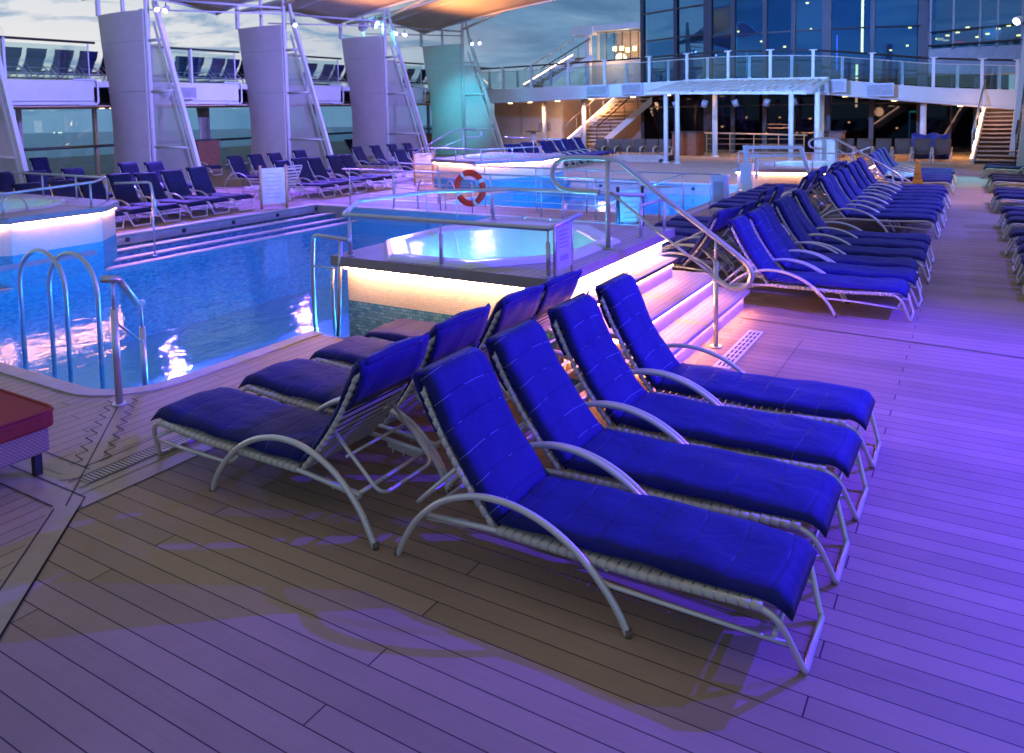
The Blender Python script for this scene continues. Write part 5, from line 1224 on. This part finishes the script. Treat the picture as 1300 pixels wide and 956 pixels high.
# ------------------------------------------------------------------ lights over the near deck
# violet floods on starboard posts and pillars, plus added spots, right of the frame
KEY = (1.35, 6.5, 3.15)
flood((1.43, 6.58, 3.2), (-1.6, 3.6, .2), 'lamp_violet', 'violet flood lamp on a slim post beside the aisle, near the foreground loungers', 0, V)
t = thing('lamp_post', 'slim white post carrying a violet flood lamp beside the aisle', 'lamp post', (1.6, 6.7, 0)); MB().tube([(1.6,6.7,0),(1.6,6.7,3.5)], .04, 12).bar((1.6,6.7,3.25),(1.46,6.6,3.25),.03).build('post', M['white'], t); MB().cyl((1.6,6.7,0),.1,.02).build('base_plate', M['white'], t)
light('SPOT', 'violet_key', KEY, 2350, (.055, .01, 1.), target=(-1.6, 3.4, 0), size=.03, angle=150, blend=.4)
light('SPOT', 'violet_key', (3.1, 6.1, 3.1), 1300, (.055, .01, 1.), target=(-2.4, 3.0, 0), size=.03, angle=60, blend=.7)  # added key, so more light patches fall between the loungers
light('SPOT', 'violet_key', (2.6, 3.4, 4.4), 40, (.10, .02, 1.), target=(.2, 4.0, 0), size=.06, angle=80, blend=.8)
light('SPOT', 'violet_key', (3.4, 9.9, 2.1), 500, (.12, .06, 1.), target=(-2, 9.6, .5), size=.08, angle=75, blend=.6)  # low lamp assumed under the balcony, added to light the lounger backs
light('SPOT', 'violet_key', (3.4, 15.2, 2.1), 1100, (.12, .10, 1.), target=(-2, 15.2, .5), size=.08, angle=85, blend=.6)  # another added low lamp, for the backs farther along
light('SPOT', 'violet_key', (2.2, 13.6, 4.5), 900, (.10, .05, 1.), target=(-2.5, 11, 0), size=.06, angle=90, blend=.6)
light('SPOT', 'violet_key', (2.0, 18.6, 4.5), 1500, (.10, .10, 1.), target=(-2.5, 17, 0), size=.06, angle=90, blend=.6)
light('SPOT', 'cyan_key', (1.6, 23.5, 4.6), 1500, (.03, .7, .9), target=(-3.0, 23, 0), size=.06, angle=80, blend=.6)
light('SPOT', 'cyan_key', (1.2, 21.8, 4.9), 1600, (.08, .5, 1.), target=(-6, 26.5, 1.5), size=.1, angle=50, blend=.8)
light('SPOT', 'blue_key', (-7, 10.5, 6.5), 19000, (.17, .32, 1.), target=(-8, 30, 2.6), size=.2, angle=62, blend=.8)
light('SPOT', 'violet_wash', (2.2, 8.5, 5.0), 30000, (.25, .22, 1.), target=(-21, 13.5, 2.9), size=.1, angle=30, blend=.9)
light('SPOT', 'violet_wash', (2.2, 13.6, 5.0), 30000, (.25, .22, 1.), target=(-21, 20.5, 2.9), size=.1, angle=32, blend=.9)
light('SPOT', 'cyan_wash', (2.2, 18.6, 5.0), 2500, (.16, .3, 1.), target=(-21, 29.0, 2.2), size=.1, angle=16, blend=.9)

# ------------------------------------------------------------------ sky, sun, camera
w = bpy.data.worlds.new('World'); S.world = w; w.use_nodes = True
nt = w.node_tree; nt.nodes.clear()
out = nt.nodes.new('ShaderNodeOutputWorld'); bg = nt.nodes.new('ShaderNodeBackground'); ln(nt, bg.outputs[0], out.inputs[0])
sky = nt.nodes.new('ShaderNodeTexSky'); sky.sky_type = 'NISHITA'; sky.sun_disc = False; sky.sun_elevation = R(3); sky.sun_rotation = R(-80); sky.air_density = 1.; sky.dust_density = 2.; sky.ozone_density = 3.
tc = nt.nodes.new('ShaderNodeTexCoord'); sp = nd(nt, 'ShaderNodeSeparateXYZ'); ln(nt, tc.outputs['Generated'], sp.inputs[0])
zc = mth(nt, 'ADD', mth(nt, 'MAXIMUM', sp.outputs[2], 0.), .10)
cx_ = mth(nt, 'DIVIDE', sp.outputs[0], zc); cy_ = mth(nt, 'DIVIDE', sp.outputs[1], zc)
cm = nd(nt, 'ShaderNodeCombineXYZ'); ln(nt, cx_, cm.inputs[0]); ln(nt, cy_, cm.inputs[1])
n1 = nd(nt, 'ShaderNodeTexNoise', Scale=.42, Detail=9., Roughness=.6, Distortion=.4); ln(nt, cm.outputs[0], n1.inputs['Vector'])
n2 = nd(nt, 'ShaderNodeTexNoise', Scale=1.5, Detail=7., Roughness=.6, Distortion=.8); mp = nd(nt, 'ShaderNodeMapping'); mp.inputs['Location'].default_value = (3.1, 7.7, 0); ln(nt, cm.outputs[0], mp.inputs[0]); ln(nt, mp.outputs[0], n2.inputs['Vector'])
# direction of the afterglow: brightest low in the -x direction
az = mth(nt, 'ADD', mth(nt, 'MULTIPLY', sp.outputs[0], -.93), mth(nt, 'MULTIPLY', sp.outputs[1], .10))
glow = nd(nt, 'ShaderNodeMapRange', _interpolation_type='SMOOTHSTEP'); ln(nt, az, glow.inputs[0]); glow.inputs[1].default_value = .50; glow.inputs[2].default_value = .84
lowm = nd(nt, 'ShaderNodeMapRange', _interpolation_type='SMOOTHSTEP'); ln(nt, sp.outputs[2], lowm.inputs[0]); lowm.inputs[1].default_value = .5; lowm.inputs[2].default_value = .0
gl = mth(nt, 'MULTIPLY', glow.outputs[0], lowm.outputs[0])
cr = nt.nodes.new('ShaderNodeValToRGB'); ln(nt, n1.outputs[0], cr.inputs[0])
cr.color_ramp.elements[0].position = .40; cr.color_ramp.elements[0].color = (.095, .21, .40, 1); cr.color_ramp.elements[1].position = .66; cr.color_ramp.elements[1].color = (.42, .58, .76, 1)
e_ = cr.color_ramp.elements.new(.50); e_.color = (.175, .34, .57, 1)
c2 = nt.nodes.new('ShaderNodeValToRGB'); ln(nt, n2.outputs[0], c2.inputs[0]); c2.color_ramp.elements[0].position = .37; c2.color_ramp.elements[0].color = (.30, .46, .68, 1); c2.color_ramp.elements[1].position = .50; c2.color_ramp.elements[1].color = (.92, .93, .96, 1)
mx = nd(nt, 'ShaderNodeMix', _data_type='RGBA'); ln(nt, gl, mx.inputs[0]); ln(nt, cr.outputs[0], mx.inputs[6]); ln(nt, c2.outputs[0], mx.inputs[7])
# haze band at the horizon
hz = nd(nt, 'ShaderNodeMapRange', _interpolation_type='SMOOTHSTEP'); ln(nt, sp.outputs[2], hz.inputs[0]); hz.inputs[1].default_value = .09; hz.inputs[2].default_value = -.01; hz.inputs[3].default_value = 0.; hz.inputs[4].default_value = .8
m2 = nd(nt, 'ShaderNodeMix', _data_type='RGBA'); ln(nt, hz.outputs[0], m2.inputs[0]); ln(nt, mx.outputs[2], m2.inputs[6]); m2.inputs[7].default_value = (.28, .43, .55, 1)
zen = nd(nt, 'ShaderNodeMapRange', _interpolation_type='SMOOTHSTEP'); ln(nt, sp.outputs[2], zen.inputs[0]); zen.inputs[1].default_value = .42; zen.inputs[2].default_value = .8
m3 = nd(nt, 'ShaderNodeMix', _data_type='RGBA'); ln(nt, zen.outputs[0], m3.inputs[0]); ln(nt, m2.outputs[2], m3.inputs[6]); m3.inputs[7].default_value = (.33, .285, .265, 1); m2 = m3
# physical sky underneath, clouds over it
ms = nd(nt, 'ShaderNodeMix', _data_type='RGBA'); ms.blend_type = 'ADD'; ms.inputs[0].default_value = 1.
sc_ = nd(nt, 'ShaderNodeVectorMath', _operation='SCALE'); sc_.inputs['Scale'].default_value = .012; ln(nt, sky.outputs[0], sc_.inputs[0])
ln(nt, m2.outputs[2], ms.inputs[6]); ln(nt, sc_.outputs[0], ms.inputs[7])
ln(nt, ms.outputs[2], bg.inputs[0]); bg.inputs[1].default_value = .9
sun = bpy.data.lights.new('sun', 'SUN'); sun.energy = .08; sun.angle = R(12); sun.color = (1, .85, .75)
so = bpy.data.objects.new('sun', sun); C.objects.link(so); so.rotation_euler = Vector((.97, .1, -.12)).to_track_quat('-Z', 'Y').to_euler()

cam = bpy.data.cameras.new('camera'); co = bpy.data.objects.new('camera', cam); C.objects.link(co); S.camera = co
r_ = Vector((0.85629159, 0.5161228, -0.0195438)); d_ = Vector((0.02194478, -0.0741614, -0.99700477)); f_ = Vector((-0.51602629, 0.85329792, -0.07482999))
co.matrix_world = Matrix(((r_.x, -d_.x, -f_.x, 0), (r_.y, -d_.y, -f_.y, 0), (r_.z, -d_.z, -f_.z, 2.0), (0, 0, 0, 1)))
cam.sensor_width = 36; cam.lens = 985.1/1300*36; cam.shift_y = -(478-212.3)/1300; cam.clip_start = .05; cam.clip_end = 6000
cam.dof.use_dof = True; cam.dof.focus_distance = 4.2; cam.dof.aperture_fstop = 5.0
S.view_settings.view_transform = 'Standard'; S.view_settings.look = 'None'; S.view_settings.exposure = -.08; S.view_settings.gamma = 1
S.cycles.max_bounces = 6; S.cycles.transparent_max_bounces = 12; S.cycles.diffuse_bounces = 3; S.cycles.glossy_bounces = 3
S.cycles.caustics_reflective = False; S.cycles.caustics_refractive = False; S.cycles.sample_clamp_indirect = 4; S.cycles.use_denoising = True
